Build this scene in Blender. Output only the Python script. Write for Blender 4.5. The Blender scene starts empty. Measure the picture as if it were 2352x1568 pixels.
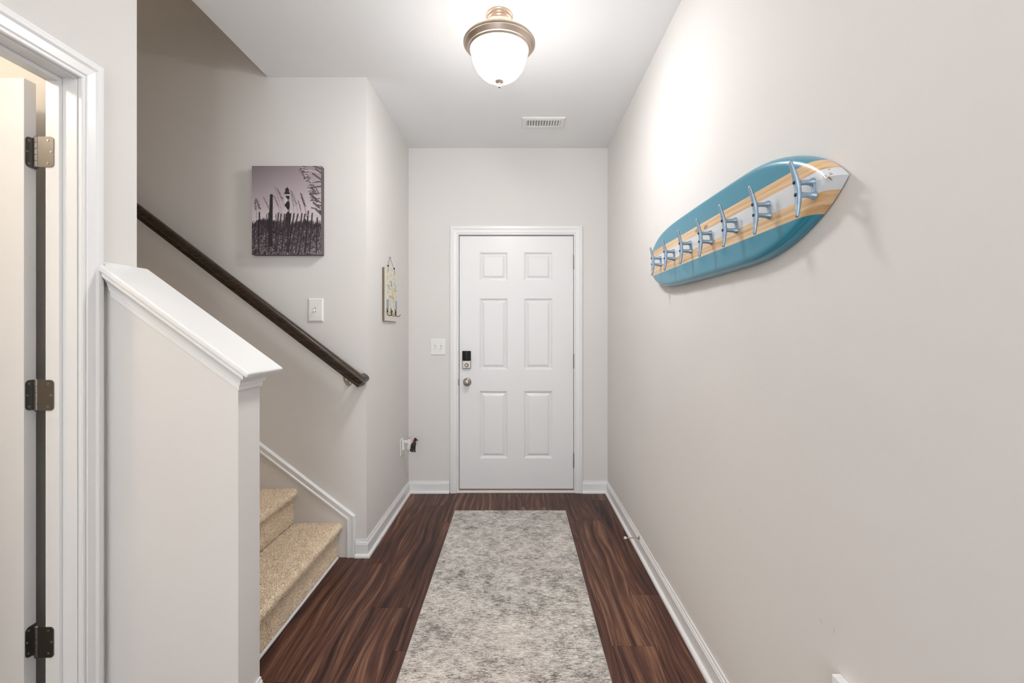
import bpy, bmesh, math, random
import numpy as np
from mathutils import Vector, Matrix, noise as mnoise

random.seed(7)
rng = np.random.default_rng(7)
S = bpy.context.scene
COL = S.collection

# ------------------------------------------------------------------ camera, world, lights, exposure
F_PX = 1050.0                      # focal length in pixels of a 2352 x 1568 frame
CAM_Z = 1.31
cd = bpy.data.cameras.new('camera')
cd.sensor_width = 36.0
cd.lens = F_PX / 2352.0 * 36.0
cd.shift_x = -11.0 / 2352.0        # level camera, lens axis slightly right of and above the middle
cd.shift_y = -27.0 / 2352.0
cd.clip_start = 0.02
cam = bpy.data.objects.new('camera', cd)
cam.location = (0, 0, CAM_Z)
cam.rotation_euler = (math.radians(90), 0, 0)
COL.objects.link(cam)
S.camera = cam

w = bpy.data.worlds.new('daylight')
S.world = w
w.use_nodes = True
bg = w.node_tree.nodes['Background']
bg.inputs['Color'].default_value = (0.86, 0.93, 1.0, 1)
bg.inputs['Strength'].default_value = 1.0

S.view_settings.view_transform = 'Standard'
S.view_settings.look = 'None'
S.view_settings.gamma = 1.0
S.view_settings.use_curve_mapping = False
S.view_settings.exposure = 0.26
S.cycles.use_adaptive_sampling = True
S.cycles.adaptive_threshold = 0.1
S.cycles.use_light_tree = False
S.cycles.max_bounces = 6
S.cycles.diffuse_bounces = 4
S.cycles.glossy_bounces = 2

def area(name, loc, rot, sx, sy, power, col):
    l = bpy.data.lights.new(name, 'AREA')
    l.shape = 'RECTANGLE'; l.size = sx; l.size_y = sy; l.energy = power; l.color = col
    o = bpy.data.objects.new(name, l); o.location = loc; o.rotation_euler = rot
    COL.objects.link(o); return o
def point(name, loc, power, col, r):
    l = bpy.data.lights.new(name, 'POINT')
    l.energy = power; l.color = col; l.shadow_soft_size = r
    o = bpy.data.objects.new(name, l); o.location = loc
    COL.objects.link(o); return o

WINDOW_POWER = 37.0
REAR_FILL_POWER = 20.0
CLOSET_POWER = 22.0
STAIRWELL_FILL_POWER = 13.0
BOWL_STRENGTH = 118.0     # at the bottom of the bowl, under the bulbs; a tenth of it at the rim
# daylight through the wide window of the room behind the camera
area('window_daylight', (-0.3, -3.05, 1.35), (math.radians(90), 0, 0), 1.7, 2.1, WINDOW_POWER, (0.90, 0.955, 1.0))
# added fill behind the camera; ceiling lamp of the small left room
point('rear_fill_light', (-0.45, -0.7, 2.5), REAR_FILL_POWER, (1.0, 0.955, 0.90), 0.15)
point('stairwell_fill_light', (-4.3, 2.1, 4.9), STAIRWELL_FILL_POWER, (1.0, 0.82, 0.62), 0.15)  # added warm light without a fixture, brightens the stairwell
point('closet_lamp', (-2.1, 0.55, 2.45), CLOSET_POWER, (1.0, 0.86, 0.68), 0.1)

# ------------------------------------------------------------------ dimensions (metres; x right, y into the hall)
XR = 0.73          # right wall
XL = -0.87         # wall left of the front door
XH = -1.33         # hall wall with the open door
YB = 3.676         # wall with the front door
YS = 2.645         # wall behind the stairs
YF, YK = 1.477, 1.60   # half wall, front and back
HC = 2.77          # ceiling
XE = -0.90         # end of the half wall
XC = -1.44         # edge of the ceiling over the stairs
HU = 5.35

# ------------------------------------------------------------------ materials
def s2l(c):
    return tuple(((v / 255.0) / 12.92 if v / 255.0 <= 0.04045 else ((v / 255.0 + 0.055) / 1.055) ** 2.4) for v in c)
def new_mat(name):
    m = bpy.data.materials.new(name); m.use_nodes = True
    nt = m.node_tree
    return m, nt, nt.nodes['Principled BSDF']
def paint(name, rgb, rough=0.5, metal=0.0, bump=0.0, bscale=200.0, var=0.0, vscale=3.0, coat=0.0, spec=0.5):
    m, nt, b = new_mat(name)
    c = s2l(rgb)
    b.inputs['Base Color'].default_value = (*c, 1)
    b.inputs['Roughness'].default_value = rough
    b.inputs['Metallic'].default_value = metal
    b.inputs['Coat Weight'].default_value = coat
    b.inputs['Specular IOR Level'].default_value = spec
    if bump or var:
        tc = nt.nodes.new('ShaderNodeTexCoord')
    if bump:
        n = nt.nodes.new('ShaderNodeTexNoise'); n.inputs['Scale'].default_value = bscale; n.inputs['Detail'].default_value = 3
        bp = nt.nodes.new('ShaderNodeBump'); bp.inputs['Strength'].default_value = bump; bp.inputs['Distance'].default_value = 0.001
        nt.links.new(tc.outputs['Object'], n.inputs['Vector'])
        nt.links.new(n.outputs['Fac'], bp.inputs['Height']); nt.links.new(bp.outputs['Normal'], b.inputs['Normal'])
    if var:
        n2 = nt.nodes.new('ShaderNodeTexNoise'); n2.inputs['Scale'].default_value = vscale; n2.inputs['Detail'].default_value = 1
        r = nt.nodes.new('ShaderNodeValToRGB')
        r.color_ramp.elements[0].position = 0.3; r.color_ramp.elements[1].position = 0.7
        r.color_ramp.elements[0].color = (*[v * (1 - var) for v in c], 1)
        r.color_ramp.elements[1].color = (*[min(1, v * (1 + var)) for v in c], 1)
        nt.links.new(tc.outputs['Object'], n2.inputs['Vector'])
        nt.links.new(n2.outputs['Fac'], r.inputs['Fac']); nt.links.new(r.outputs['Color'], b.inputs['Base Color'])
    return m

M = {}
M['wall'] = paint('wall_paint', (227, 224, 221), 0.75, var=0.012, vscale=2.0, spec=0.3)
M['ceiling'] = paint('ceiling_paint', (242, 243, 244), 0.9, var=0.004, spec=0.2)
M['trim'] = paint('trim_white', (238, 238, 238), 0.32, var=0.006)
M['skirt'] = paint('skirt_grey_white', (226, 222, 218), 0.45, var=0.01)
M['door'] = paint('door_white', (236, 236, 237), 0.36, var=0.006)
M['plastic'] = paint('switch_plastic', (238, 238, 234), 0.3, var=0.01)
M['plastic_shade'] = paint('slot_shade_plastic', (120, 118, 114), 0.5, var=0.05)
M['dark'] = paint('gap_shade', (28, 26, 26), 0.8, var=0.1)  # near-black colour for the shade in the door gap and vent
M['nickel'] = paint('satin_nickel', (176, 168, 160), 0.34, metal=1.0, bump=0.03, bscale=400)
M['nickel_dark'] = paint('satin_nickel_dark', (132, 128, 124), 0.42, metal=1.0, bump=0.03, bscale=400)
M['lampmetal'] = paint('brushed_lamp_metal', (188, 172, 158), 0.36, metal=0.85, bump=0.02, bscale=300)
M['black'] = paint('black_plastic', (16, 16, 17), 0.22, var=0.1)
M['canvas_side'] = paint('canvas_side', (92, 86, 84), 0.8, bump=0.2, bscale=600, var=0.1, vscale=20)
M['galv'] = paint('galvanised_steel', (158, 180, 200), 0.38, metal=0.75, bump=0.25, bscale=350, var=0.12, vscale=60)
M['screw'] = paint('dark_screw', (60, 72, 88), 0.4, metal=0.9, var=0.2, vscale=90)
M['wire'] = paint('dark_wire', (58, 52, 48), 0.5, metal=0.7, var=0.2, vscale=90)
M['brass'] = paint('tan_plastic', (196, 160, 110), 0.5, var=0.05)
M['dogblack'] = paint('black_resin', (38, 36, 36), 0.35, bump=0.2, bscale=300, var=0.25, vscale=120)
M['red'] = paint('red_collar', (176, 28, 30), 0.5, var=0.1, vscale=80)
M['rubber'] = paint('white_rubber', (232, 230, 226), 0.6, var=0.02)
M['rugedge'] = paint('rug_edge', (176, 172, 168), 0.95, bump=0.5, bscale=900, var=0.08, vscale=60)
M['subfloor'] = paint('subfloor', (40, 26, 22), 0.9, var=0.1)
M['thresh'] = paint('threshold_tan', (150, 112, 84), 0.5, var=0.1, vscale=30)
M['signwood'] = paint('sign_wood', (122, 104, 86), 0.7, var=0.1, vscale=30)
M['closet'] = paint('closet_wall', (220, 210, 196), 0.8, var=0.01)
M['frost'] = paint('night_light_shade', (226, 222, 208), 0.35, var=0.02)

def rail_mat():
    m, nt, b = new_mat('dark_stained_wood')
    tc = nt.nodes.new('ShaderNodeTexCoord'); mp = nt.nodes.new('ShaderNodeMapping')
    mp.inputs['Scale'].default_value = (2.0, 40, 40)
    n = nt.nodes.new('ShaderNodeTexNoise'); n.inputs['Scale'].default_value = 2.2; n.inputs['Detail'].default_value = 6; n.inputs['Distortion'].default_value = 0.6
    r = nt.nodes.new('ShaderNodeValToRGB')
    r.color_ramp.elements[0].position = 0.34; r.color_ramp.elements[0].color = (*s2l((22, 15, 11)), 1)
    r.color_ramp.elements[1].position = 0.70; r.color_ramp.elements[1].color = (*s2l((70, 51, 34)), 1)
    nt.links.new(tc.outputs['Object'], mp.inputs['Vector']); nt.links.new(mp.outputs['Vector'], n.inputs['Vector'])
    nt.links.new(n.outputs['Fac'], r.inputs['Fac']); nt.links.new(r.outputs['Color'], b.inputs['Base Color'])
    b.inputs['Roughness'].default_value = 0.3
    return m
M['rail'] = rail_mat()

def plank_mat():
    m, nt, b = new_mat('walnut_planks')
    N = nt.nodes; L = nt.links
    tc = N.new('ShaderNodeTexCoord'); oi = N.new('ShaderNodeObjectInfo')
    mul = N.new('ShaderNodeMath'); mul.operation = 'MULTIPLY'; mul.inputs[1].default_value = 57.0
    L.new(oi.outputs['Random'], mul.inputs[0])
    cmb = N.new('ShaderNodeCombineXYZ'); L.new(mul.outputs[0], cmb.inputs[0]); L.new(mul.outputs[0], cmb.inputs[1])
    add = N.new('ShaderNodeVectorMath'); add.operation = 'ADD'
    L.new(tc.outputs['Object'], add.inputs[0]); L.new(cmb.outputs[0], add.inputs[1])
    # slow swirl that bends the grain
    mp0 = N.new('ShaderNodeMapping'); mp0.inputs['Scale'].default_value = (4.0, 1.1, 1.0)
    n0 = N.new('ShaderNodeTexNoise'); n0.inputs['Scale'].default_value = 1.0; n0.inputs['Detail'].default_value = 1.5
    L.new(add.outputs[0], mp0.inputs['Vector']); L.new(mp0.outputs['Vector'], n0.inputs['Vector'])
    m0 = N.new('ShaderNodeMath'); m0.operation = 'MULTIPLY'; m0.inputs[1].default_value = 0.16
    L.new(n0.outputs['Fac'], m0.inputs[0])
    c0 = N.new('ShaderNodeCombineXYZ'); L.new(m0.outputs[0], c0.inputs[0])
    a0 = N.new('ShaderNodeVectorMath'); a0.operation = 'ADD'; L.new(add.outputs[0], a0.inputs[0]); L.new(c0.outputs[0], a0.inputs[1])
    # broad figure
    mp1 = N.new('ShaderNodeMapping'); mp1.inputs['Scale'].default_value = (34, 1.0, 1)
    n1 = N.new('ShaderNodeTexNoise'); n1.inputs['Scale'].default_value = 1.0; n1.inputs['Detail'].default_value = 4; n1.inputs['Roughness'].default_value = 0.6
    L.new(a0.outputs[0], mp1.inputs['Vector']); L.new(mp1.outputs['Vector'], n1.inputs['Vector'])
    # fine grain
    mp2 = N.new('ShaderNodeMapping'); mp2.inputs['Scale'].default_value = (150, 5, 1)
    n2 = N.new('ShaderNodeTexNoise'); n2.inputs['Scale'].default_value = 1.0; n2.inputs['Detail'].default_value = 4
    L.new(a0.outputs[0], mp2.inputs['Vector']); L.new(mp2.outputs['Vector'], n2.inputs['Vector'])
    mx = N.new('ShaderNodeMath'); mx.operation = 'MULTIPLY_ADD'; mx.inputs[1].default_value = 0.42
    L.new(n2.outputs['Fac'], mx.inputs[0]); L.new(n1.outputs['Fac'], mx.inputs[2])
    # plank-to-plank tone
    tn = N.new('ShaderNodeMath'); tn.operation = 'MULTIPLY_ADD'; tn.inputs[1].default_value = 0.10
    L.new(oi.outputs['Random'], tn.inputs[0]); L.new(mx.outputs[0], tn.inputs[2])
    r = N.new('ShaderNodeValToRGB'); e = r.color_ramp.elements
    e[0].position = 0.56; e[0].color = (*s2l((38, 21, 18)), 1)
    e[1].position = 0.95; e[1].color = (*s2l((134, 97, 76)), 1)
    x = r.color_ramp.elements.new(0.67); x.color = (*s2l((68, 41, 34)), 1)
    x = r.color_ramp.elements.new(0.79); x.color = (*s2l((92, 59, 48)), 1)
    L.new(tn.outputs[0], r.inputs['Fac']); L.new(r.outputs['Color'], b.inputs['Base Color'])
    b.inputs['Roughness'].default_value = 0.45
    b.inputs['Specular IOR Level'].default_value = 0.3
    bp = N.new('ShaderNodeBump'); bp.inputs['Strength'].default_value = 0.12; bp.inputs['Distance'].default_value = 0.001
    L.new(mx.outputs[0], bp.inputs['Height']); L.new(bp.outputs['Normal'], b.inputs['Normal'])
    return m
M['plank'] = plank_mat()

def rug_mat():
    m, nt, b = new_mat('distressed_rug')
    N = nt.nodes; L = nt.links
    tc = N.new('ShaderNodeTexCoord')
    def nz(scale, detail, rough=0.55, dist=0.0, loc=(0, 0, 0)):
        mp = N.new('ShaderNodeMapping'); mp.inputs['Scale'].default_value = scale; mp.inputs['Location'].default_value = loc
        n = N.new('ShaderNodeTexNoise'); n.inputs['Scale'].default_value = 1.0; n.inputs['Detail'].default_value = detail
        n.inputs['Roughness'].default_value = rough; n.inputs['Distortion'].default_value = dist
        L.new(tc.outputs['Object'], mp.inputs['Vector']); L.new(mp.outputs['Vector'], n.inputs['Vector'])
        return n.outputs['Fac']
    def math_(op, a, bv):
        k = N.new('ShaderNodeMath'); k.operation = op
        for i, v in enumerate((a, bv)):
            if hasattr(v, 'is_output'): L.new(v, k.inputs[i])
            else: k.inputs[i].default_value = v
        return k.outputs[0]
    def ramp(f, stops):
        r = N.new('ShaderNodeValToRGB'); e = r.color_ramp.elements
        e[0].position, e[0].color = stops[0][0], (*s2l(stops[0][1]), 1)
        e[1].position, e[1].color = stops[-1][0], (*s2l(stops[-1][1]), 1)
        for p, c in stops[1:-1]:
            q = e.new(p); q.color = (*s2l(c), 1)
        L.new(f, r.inputs['Fac']); return r.outputs['Color']
    def mix(f, a, c):
        k = N.new('ShaderNodeMix'); k.data_type = 'RGBA'
        if hasattr(f, 'is_output'): L.new(f, k.inputs[0])
        else: k.inputs[0].default_value = f
        L.new(a, k.inputs[6]); L.new(c, k.inputs[7]); return k.outputs[2]
    patch = nz((4.5, 4.5, 1), 5, 0.62, 0.2)
    mid = nz((14, 20, 1), 5, 0.7, 0.3, (3, 1, 0))
    streak = nz((34, 150, 1), 4, 0.7, 0.3, (5, 2, 0))
    speck = nz((110, 260, 1), 3, 0.75, 0.3, (9, 2, 0))
    f = math_('ADD', math_('MULTIPLY', patch, 0.40), math_('MULTIPLY', mid, 0.60))
    f = math_('ADD', f, math_('MULTIPLY', math_('SUBTRACT', streak, 0.5), 0.95))
    f = math_('ADD', f, math_('MULTIPLY', math_('SUBTRACT', speck, 0.5), 0.75))
    f = math_('ADD', math_('MULTIPLY', math_('SUBTRACT', f, 0.5), 1.3), 0.5)
    grey = ramp(f, [(0.22, (94, 91, 88)), (0.38, (154, 150, 146)), (0.50, (192, 187, 181)), (0.62, (218, 212, 204)), (0.80, (240, 234, 225))])
    warm = ramp(f, [(0.22, (112, 102, 98)), (0.38, (170, 162, 157)), (0.50, (199, 193, 187)), (0.62, (219, 212, 204)), (0.80, (240, 233, 224))])
    tone = nz((2.2, 2.2, 1), 3, 0.5, 0.0, (7, 3, 0))
    tr = N.new('ShaderNodeMapRange'); tr.inputs[1].default_value = 0.4; tr.inputs[2].default_value = 0.62
    L.new(tone, tr.inputs[0])
    colr = mix(tr.outputs[0], grey, warm)
    # sparse dark threads, thicker towards the right border and in a few worn patches
    pos = N.new('ShaderNodeSeparateXYZ'); L.new(tc.outputs['Object'], pos.inputs[0])
    edge = N.new('ShaderNodeMapRange'); edge.inputs[1].default_value = 0.05; edge.inputs[2].default_value = 0.40
    edge.inputs[3].default_value = 0.0; edge.inputs[4].default_value = 0.12
    L.new(pos.outputs[0], edge.inputs[0])
    dk = math_('ADD', math_('MULTIPLY', nz((7, 9, 1), 4, 0.6, 0.2, (1, 8, 0)), 0.5), math_('MULTIPLY', nz((45, 230, 1), 3, 0.7, 0.0, (2, 4, 0)), 0.5))
    dk = math_('ADD', dk, edge.outputs[0])
    dr = N.new('ShaderNodeMapRange'); dr.inputs[1].default_value = 0.63; dr.inputs[2].default_value = 0.72
    dr.inputs[4].default_value = 0.65; L.new(dk, dr.inputs[0])
    darkc = ramp(nz((5, 5, 1), 2, 0.5, 0.0, (4, 4, 0)), [(0.42, (84, 82, 78)), (0.58, (92, 93, 102))])
    colr = mix(dr.outputs[0], colr, darkc)
    L.new(colr, b.inputs['Base Color'])
    b.inputs['Roughness'].default_value = 0.95
    b.inputs['Specular IOR Level'].default_value = 0.1
    bp = N.new('ShaderNodeBump'); bp.inputs['Strength'].default_value = 0.5; bp.inputs['Distance'].default_value = 0.003
    L.new(f, bp.inputs['Height']); L.new(bp.outputs['Normal'], b.inputs['Normal'])
    return m
M['rug'] = rug_mat()

def carpet_mat():
    m, nt, b = new_mat('beige_carpet')
    N = nt.nodes; L = nt.links
    tc = N.new('ShaderNodeTexCoord')
    n = N.new('ShaderNodeTexNoise'); n.inputs['Scale'].default_value = 150; n.inputs['Detail'].default_value = 2
    L.new(tc.outputs['Object'], n.inputs['Vector'])
    r = N.new('ShaderNodeValToRGB'); e = r.color_ramp.elements
    e[0].position = 0.30; e[0].color = (*s2l((178, 152, 126)), 1)
    e[1].position = 0.66; e[1].color = (*s2l((255, 248, 232)), 1)
    x = e.new(0.44); x.color = (*s2l((246, 224, 198)), 1)
    L.new(n.outputs['Fac'], r.inputs['Fac']); L.new(r.outputs['Color'], b.inputs['Base Color'])
    b.inputs['Roughness'].default_value = 1.0
    b.inputs['Specular IOR Level'].default_value = 0.05
    b.inputs['Sheen Weight'].default_value = 0.5
    b.inputs['Sheen Roughness'].default_value = 0.5
    b.inputs['Sheen Tint'].default_value = (*s2l((255, 236, 210)), 1)
    return m
M['carpet'] = carpet_mat()

def vcol_mat(name, rough=0.7):
    m, nt, b = new_mat(name)
    a = nt.nodes.new('ShaderNodeVertexColor'); a.layer_name = 'print'
    nt.links.new(a.outputs['Color'], b.inputs['Base Color'])
    b.inputs['Roughness'].default_value = rough
    n = nt.nodes.new('ShaderNodeTexNoise'); n.inputs['Scale'].default_value = 700
    tc = nt.nodes.new('ShaderNodeTexCoord'); nt.links.new(tc.outputs['Object'], n.inputs['Vector'])
    bp = nt.nodes.new('ShaderNodeBump'); bp.inputs['Strength'].default_value = 0.05; bp.inputs['Distance'].default_value = 0.0005
    nt.links.new(n.outputs['Fac'], bp.inputs['Height']); nt.links.new(bp.outputs['Normal'], b.inputs['Normal'])
    return m
M['print'] = vcol_mat('canvas_print_ink', 0.6)
M['paintedsign'] = vcol_mat('painted_sign_ink', 0.55)

def board_mat():
    # painted stripes and clear-coated pine, by height on the board (object z, centre line = 0)
    m, nt, b = new_mat('surfboard_paint')
    N = nt.nodes; L = nt.links
    tc = N.new('ShaderNodeTexCoord'); sp = N.new('ShaderNodeSeparateXYZ'); L.new(tc.outputs['Object'], sp.inputs[0])
    mr = N.new('ShaderNodeMapRange'); mr.inputs[1].default_value = -0.2; mr.inputs[2].default_value = 0.2; L.new(sp.outputs[2], mr.inputs[0])
    def pos(z): return (z + 0.2) / 0.4
    r = N.new('ShaderNodeValToRGB'); r.color_ramp.interpolation = 'CONSTANT'; e = r.color_ramp.elements
    # stripe ids: teal 0, wood .5, white 1
    e[0].position = 0; e[0].color = (0, 0, 0, 1)
    e[1].position = pos(-0.0665); e[1].color = (.5, .5, .5, 1)
    for p, c in ((pos(-0.0265), 1.0), (pos(0.0245), 0.5), (pos(0.0565), 0.0)):
        q = e.new(p); q.color = (c, c, c, 1)
    L.new(mr.outputs[0], r.inputs['Fac'])
    # pine grain along the board (object y)
    mp = N.new('ShaderNodeMapping'); mp.inputs['Scale'].default_value = (10, 1.6, 75)
    n = N.new('ShaderNodeTexNoise'); n.inputs['Scale'].default_value = 1.0; n.inputs['Detail'].default_value = 4; n.inputs['Distortion'].default_value = 0.5
    L.new(tc.outputs['Object'], mp.inputs['Vector']); L.new(mp.outputs['Vector'], n.inputs['Vector'])
    wr = N.new('ShaderNodeValToRGB'); we = wr.color_ramp.elements
    we[0].position = 0.36; we[0].color = (*s2l((232, 204, 164)), 1)
    we[1].position = 0.72; we[1].color = (*s2l((176, 118, 62)), 1)
    x = we.new(0.52); x.color = (*s2l((220, 180, 130)), 1)
    L.new(n.outputs['Fac'], wr.inputs['Fac'])
    # two knots
    kn = None
    for (ky, kz) in ((0.06, 0.041), (-0.02, 0.036)):
        d = N.new('ShaderNodeVectorMath'); d.operation = 'SUBTRACT'; d.inputs[1].default_value = (0, ky, kz)
        L.new(tc.outputs['Object'], d.inputs[0])
        sc = N.new('ShaderNodeVectorMath'); sc.operation = 'MULTIPLY'; sc.inputs[1].default_value = (0, 42, 110); L.new(d.outputs[0], sc.inputs[0])
        ln = N.new('ShaderNodeVectorMath'); ln.operation = 'LENGTH'; L.new(sc.outputs[0], ln.inputs[0])
        mm = N.new('ShaderNodeMapRange'); mm.inputs[1].default_value = 0.5; mm.inputs[2].default_value = 1.0; mm.inputs[3].default_value = 0.75; mm.inputs[4].default_value = 0.0
        L.new(ln.outputs['Value'], mm.inputs[0])
        if kn is None: kn = mm.outputs[0]
        else:
            mxn = N.new('ShaderNodeMath'); mxn.operation = 'MAXIMUM'; L.new(kn, mxn.inputs[0]); L.new(mm.outputs[0], mxn.inputs[1]); kn = mxn.outputs[0]
    km = N.new('ShaderNodeMix'); km.data_type = 'RGBA'; L.new(kn, km.inputs[0]); L.new(wr.outputs['Color'], km.inputs[6]); km.inputs[7].default_value = (*s2l((112, 74, 44)), 1)
    # worn white: brown rubbed spots at the nose
    wn = N.new('ShaderNodeTexNoise'); wn.inputs['Scale'].default_value = 60; wn.inputs['Detail'].default_value = 3
    L.new(tc.outputs['Object'], wn.inputs['Vector'])
    dn = N.new('ShaderNodeVectorMath'); dn.operation = 'SUBTRACT'; dn.inputs[1].default_value = (-0.035, -0.665, 0.004); L.new(tc.outputs['Object'], dn.inputs[0])
    dl = N.new('ShaderNodeVectorMath'); dl.operation = 'LENGTH'; L.new(dn.outputs[0], dl.inputs[0])
    dm = N.new('ShaderNodeMapRange'); dm.inputs[1].default_value = 0.008; dm.inputs[2].default_value = 0.028; dm.inputs[3].default_value = 0.22; dm.inputs[4].default_value = 0.0
    L.new(dl.outputs['Value'], dm.inputs[0])
    ws = N.new('ShaderNodeMath'); ws.operation = 'ADD'; L.new(wn.outputs['Fac'], ws.inputs[0]); L.new(dm.outputs[0], ws.inputs[1])
    wt = N.new('ShaderNodeMapRange'); wt.inputs[1].default_value = 0.72; wt.inputs[2].default_value = 0.80; L.new(ws.outputs[0], wt.inputs[0])
    wm = N.new('ShaderNodeMix'); wm.data_type = 'RGBA'; L.new(wt.outputs[0], wm.inputs[0])
    wm.inputs[6].default_value = (*s2l((216, 220, 224)), 1); wm.inputs[7].default_value = (*s2l((150, 100, 64)), 1)
    # combine
    g1 = N.new('ShaderNodeMath'); g1.operation = 'GREATER_THAN'; g1.inputs[1].default_value = 0.25; L.new(r.outputs['Color'], g1.inputs[0])
    g2 = N.new('ShaderNodeMath'); g2.operation = 'GREATER_THAN'; g2.inputs[1].default_value = 0.75; L.new(r.outputs['Color'], g2.inputs[0])
    c1 = N.new('ShaderNodeMix'); c1.data_type = 'RGBA'; L.new(g1.outputs[0], c1.inputs[0]); c1.inputs[6].default_value = (*s2l((18, 132, 160)), 1); L.new(km.outputs[2], c1.inputs[7])
    c2 = N.new('ShaderNodeMix'); c2.data_type = 'RGBA'; L.new(g2.outputs[0], c2.inputs[0]); L.new(c1.outputs[2], c2.inputs[6]); L.new(wm.outputs[2], c2.inputs[7])
    L.new(c2.outputs[2], b.inputs['Base Color'])
    b.inputs['Roughness'].default_value = 0.3
    b.inputs['Coat Weight'].default_value = 0.6; b.inputs['Coat Roughness'].default_value = 0.22
    return m
M['board'] = board_mat()

def glow_mat():
    m = bpy.data.materials.new('lit_glass_bowl'); m.use_nodes = True
    nt = m.node_tree; b = nt.nodes['Principled BSDF']
    b.inputs['Base Color'].default_value = (0.9, 0.88, 0.82, 1); b.inputs['Roughness'].default_value = 0.25
    b.inputs['Emission Color'].default_value = (1.0, 0.99, 0.985, 1)
    tc = nt.nodes.new('ShaderNodeTexCoord'); sp = nt.nodes.new('ShaderNodeSeparateXYZ'); nt.links.new(tc.outputs['Object'], sp.inputs[0])
    mr = nt.nodes.new('ShaderNodeMapRange'); mr.inputs[1].default_value = HC - 0.30; mr.inputs[2].default_value = HC - 0.165
    mr.inputs[3].default_value = 1.0; mr.inputs[4].default_value = 0.0
    pw = nt.nodes.new('ShaderNodeMath'); pw.operation = 'POWER'; pw.inputs[1].default_value = 1.5
    ma = nt.nodes.new('ShaderNodeMath'); ma.operation = 'MULTIPLY_ADD'; ma.inputs[1].default_value = BOWL_STRENGTH * 0.9; ma.inputs[2].default_value = BOWL_STRENGTH * 0.1
    nt.links.new(sp.outputs[2], mr.inputs[0]); nt.links.new(mr.outputs[0], pw.inputs[0]); nt.links.new(pw.outputs[0], ma.inputs[0]); nt.links.new(ma.outputs[0], b.inputs['Emission Strength'])
    return m
M['glow'] = glow_mat()

def scuffed_wall():
    m = M['wall'].copy(); m.name = 'wall_paint_scuffed'
    nt = m.node_tree; N = nt.nodes; L = nt.links; b = N['Principled BSDF']
    src = b.inputs['Base Color'].links[0].from_socket
    tc = N.new('ShaderNodeTexCoord')
    nn = N.new('ShaderNodeTexNoise'); nn.inputs['Scale'].default_value = 140; L.new(tc.outputs['Object'], nn.inputs['Vector'])
    tot = None
    for (y, z, ry, rz, k) in ((1.098, 0.612, 0.010, 0.006, 0.30), (1.052, 0.618, 0.004, 0.011, 0.42), (1.43, 0.725, 0.004, 0.012, 0.18), (1.49, 0.72, 0.006, 0.01, 0.16), (1.36, 1.135, 0.006, 0.006, .25)):
        d = N.new('ShaderNodeVectorMath'); d.operation = 'SUBTRACT'; d.inputs[1].default_value = (XR, y, z); L.new(tc.outputs['Object'], d.inputs[0])
        s = N.new('ShaderNodeVectorMath'); s.operation = 'MULTIPLY'; s.inputs[1].default_value = (0, 1 / ry, 1 / rz); L.new(d.outputs[0], s.inputs[0])
        ln = N.new('ShaderNodeVectorMath'); ln.operation = 'LENGTH'; L.new(s.outputs[0], ln.inputs[0])
        mr = N.new('ShaderNodeMapRange'); mr.inputs[1].default_value = 0.1; mr.inputs[2].default_value = 1.0; mr.inputs[3].default_value = k; mr.inputs[4].default_value = 0
        L.new(ln.outputs['Value'], mr.inputs[0])
        if tot is None: tot = mr.outputs[0]
        else:
            a = N.new('ShaderNodeMath'); a.operation = 'ADD'; L.new(tot, a.inputs[0]); L.new(mr.outputs[0], a.inputs[1]); tot = a.outputs[0]
    ml = N.new('ShaderNodeMath'); ml.operation = 'MULTIPLY'; L.new(tot, ml.inputs[0]); L.new(nn.outputs['Fac'], ml.inputs[1])
    mx = N.new('ShaderNodeMix'); mx.data_type = 'RGBA'; L.new(ml.outputs[0], mx.inputs[0]); L.new(src, mx.inputs[6]); mx.inputs[7].default_value = (0.1, 0.09, 0.08, 1)
    L.new(mx.outputs[2], b.inputs['Base Color'])
    return m
M['wall_scuffed'] = scuffed_wall()

# ------------------------------------------------------------------ builders
def tag(o, label=None, cat=None, group=None, kind=None):
    if label: o['label'] = label
    if cat: o['category'] = cat
    if group: o['group'] = group
    if kind: o['kind'] = kind
    return o
def adopt(o, parent):
    if parent is not None:
        o.parent = parent
        o.matrix_parent_inverse = Matrix.Translation(-Vector(parent['_loc'])) if parent.get('_loc') is not None else Matrix.Identity(4)
    return o
def empty(name, loc, label, cat, group=None, kind=None):
    o = bpy.data.objects.new(name, None); o.location = loc; o['_loc'] = [float(v) for v in loc]
    o.empty_display_size = 0.05
    COL.objects.link(o)
    return tag(o, label, cat, group, kind)
def mobj(name, verts, faces, mat, parent=None, smooth=False, bevel=0.0, seg=1, auto=None, recalc=True):
    me = bpy.data.meshes.new(name)
    me.from_pydata([tuple(v) for v in verts], [], faces)
    bm = bmesh.new(); bm.from_mesh(me)
    if recalc: bmesh.ops.recalc_face_normals(bm, faces=bm.faces[:])
    if bevel:
        es = [e for e in bm.edges if len(e.link_faces) == 2 and e.calc_face_angle(0) > 0.35]
        bmesh.ops.bevel(bm, geom=es, offset=bevel, segments=seg, profile=0.5, affect='EDGES', clamp_overlap=True)
    bm.to_mesh(me); bm.free()
    me.materials.append(mat if not isinstance(mat, str) else M[mat])
    if smooth:
        for p in me.polygons: p.use_smooth = True
        if auto is not None:
            try: me.set_sharp_from_angle(angle=math.radians(auto))
            except Exception: pass
    o = bpy.data.objects.new(name, me); COL.objects.link(o)
    return adopt(o, parent)
BOXF = [(0, 1, 3, 2), (4, 6, 7, 5), (0, 4, 5, 1), (2, 3, 7, 6), (0, 2, 6, 4), (1, 5, 7, 3)]
def boxv(x0, x1, y0, y1, z0, z1):
    return [(x, y, z) for x in (x0, x1) for y in (y0, y1) for z in (z0, z1)]
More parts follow.
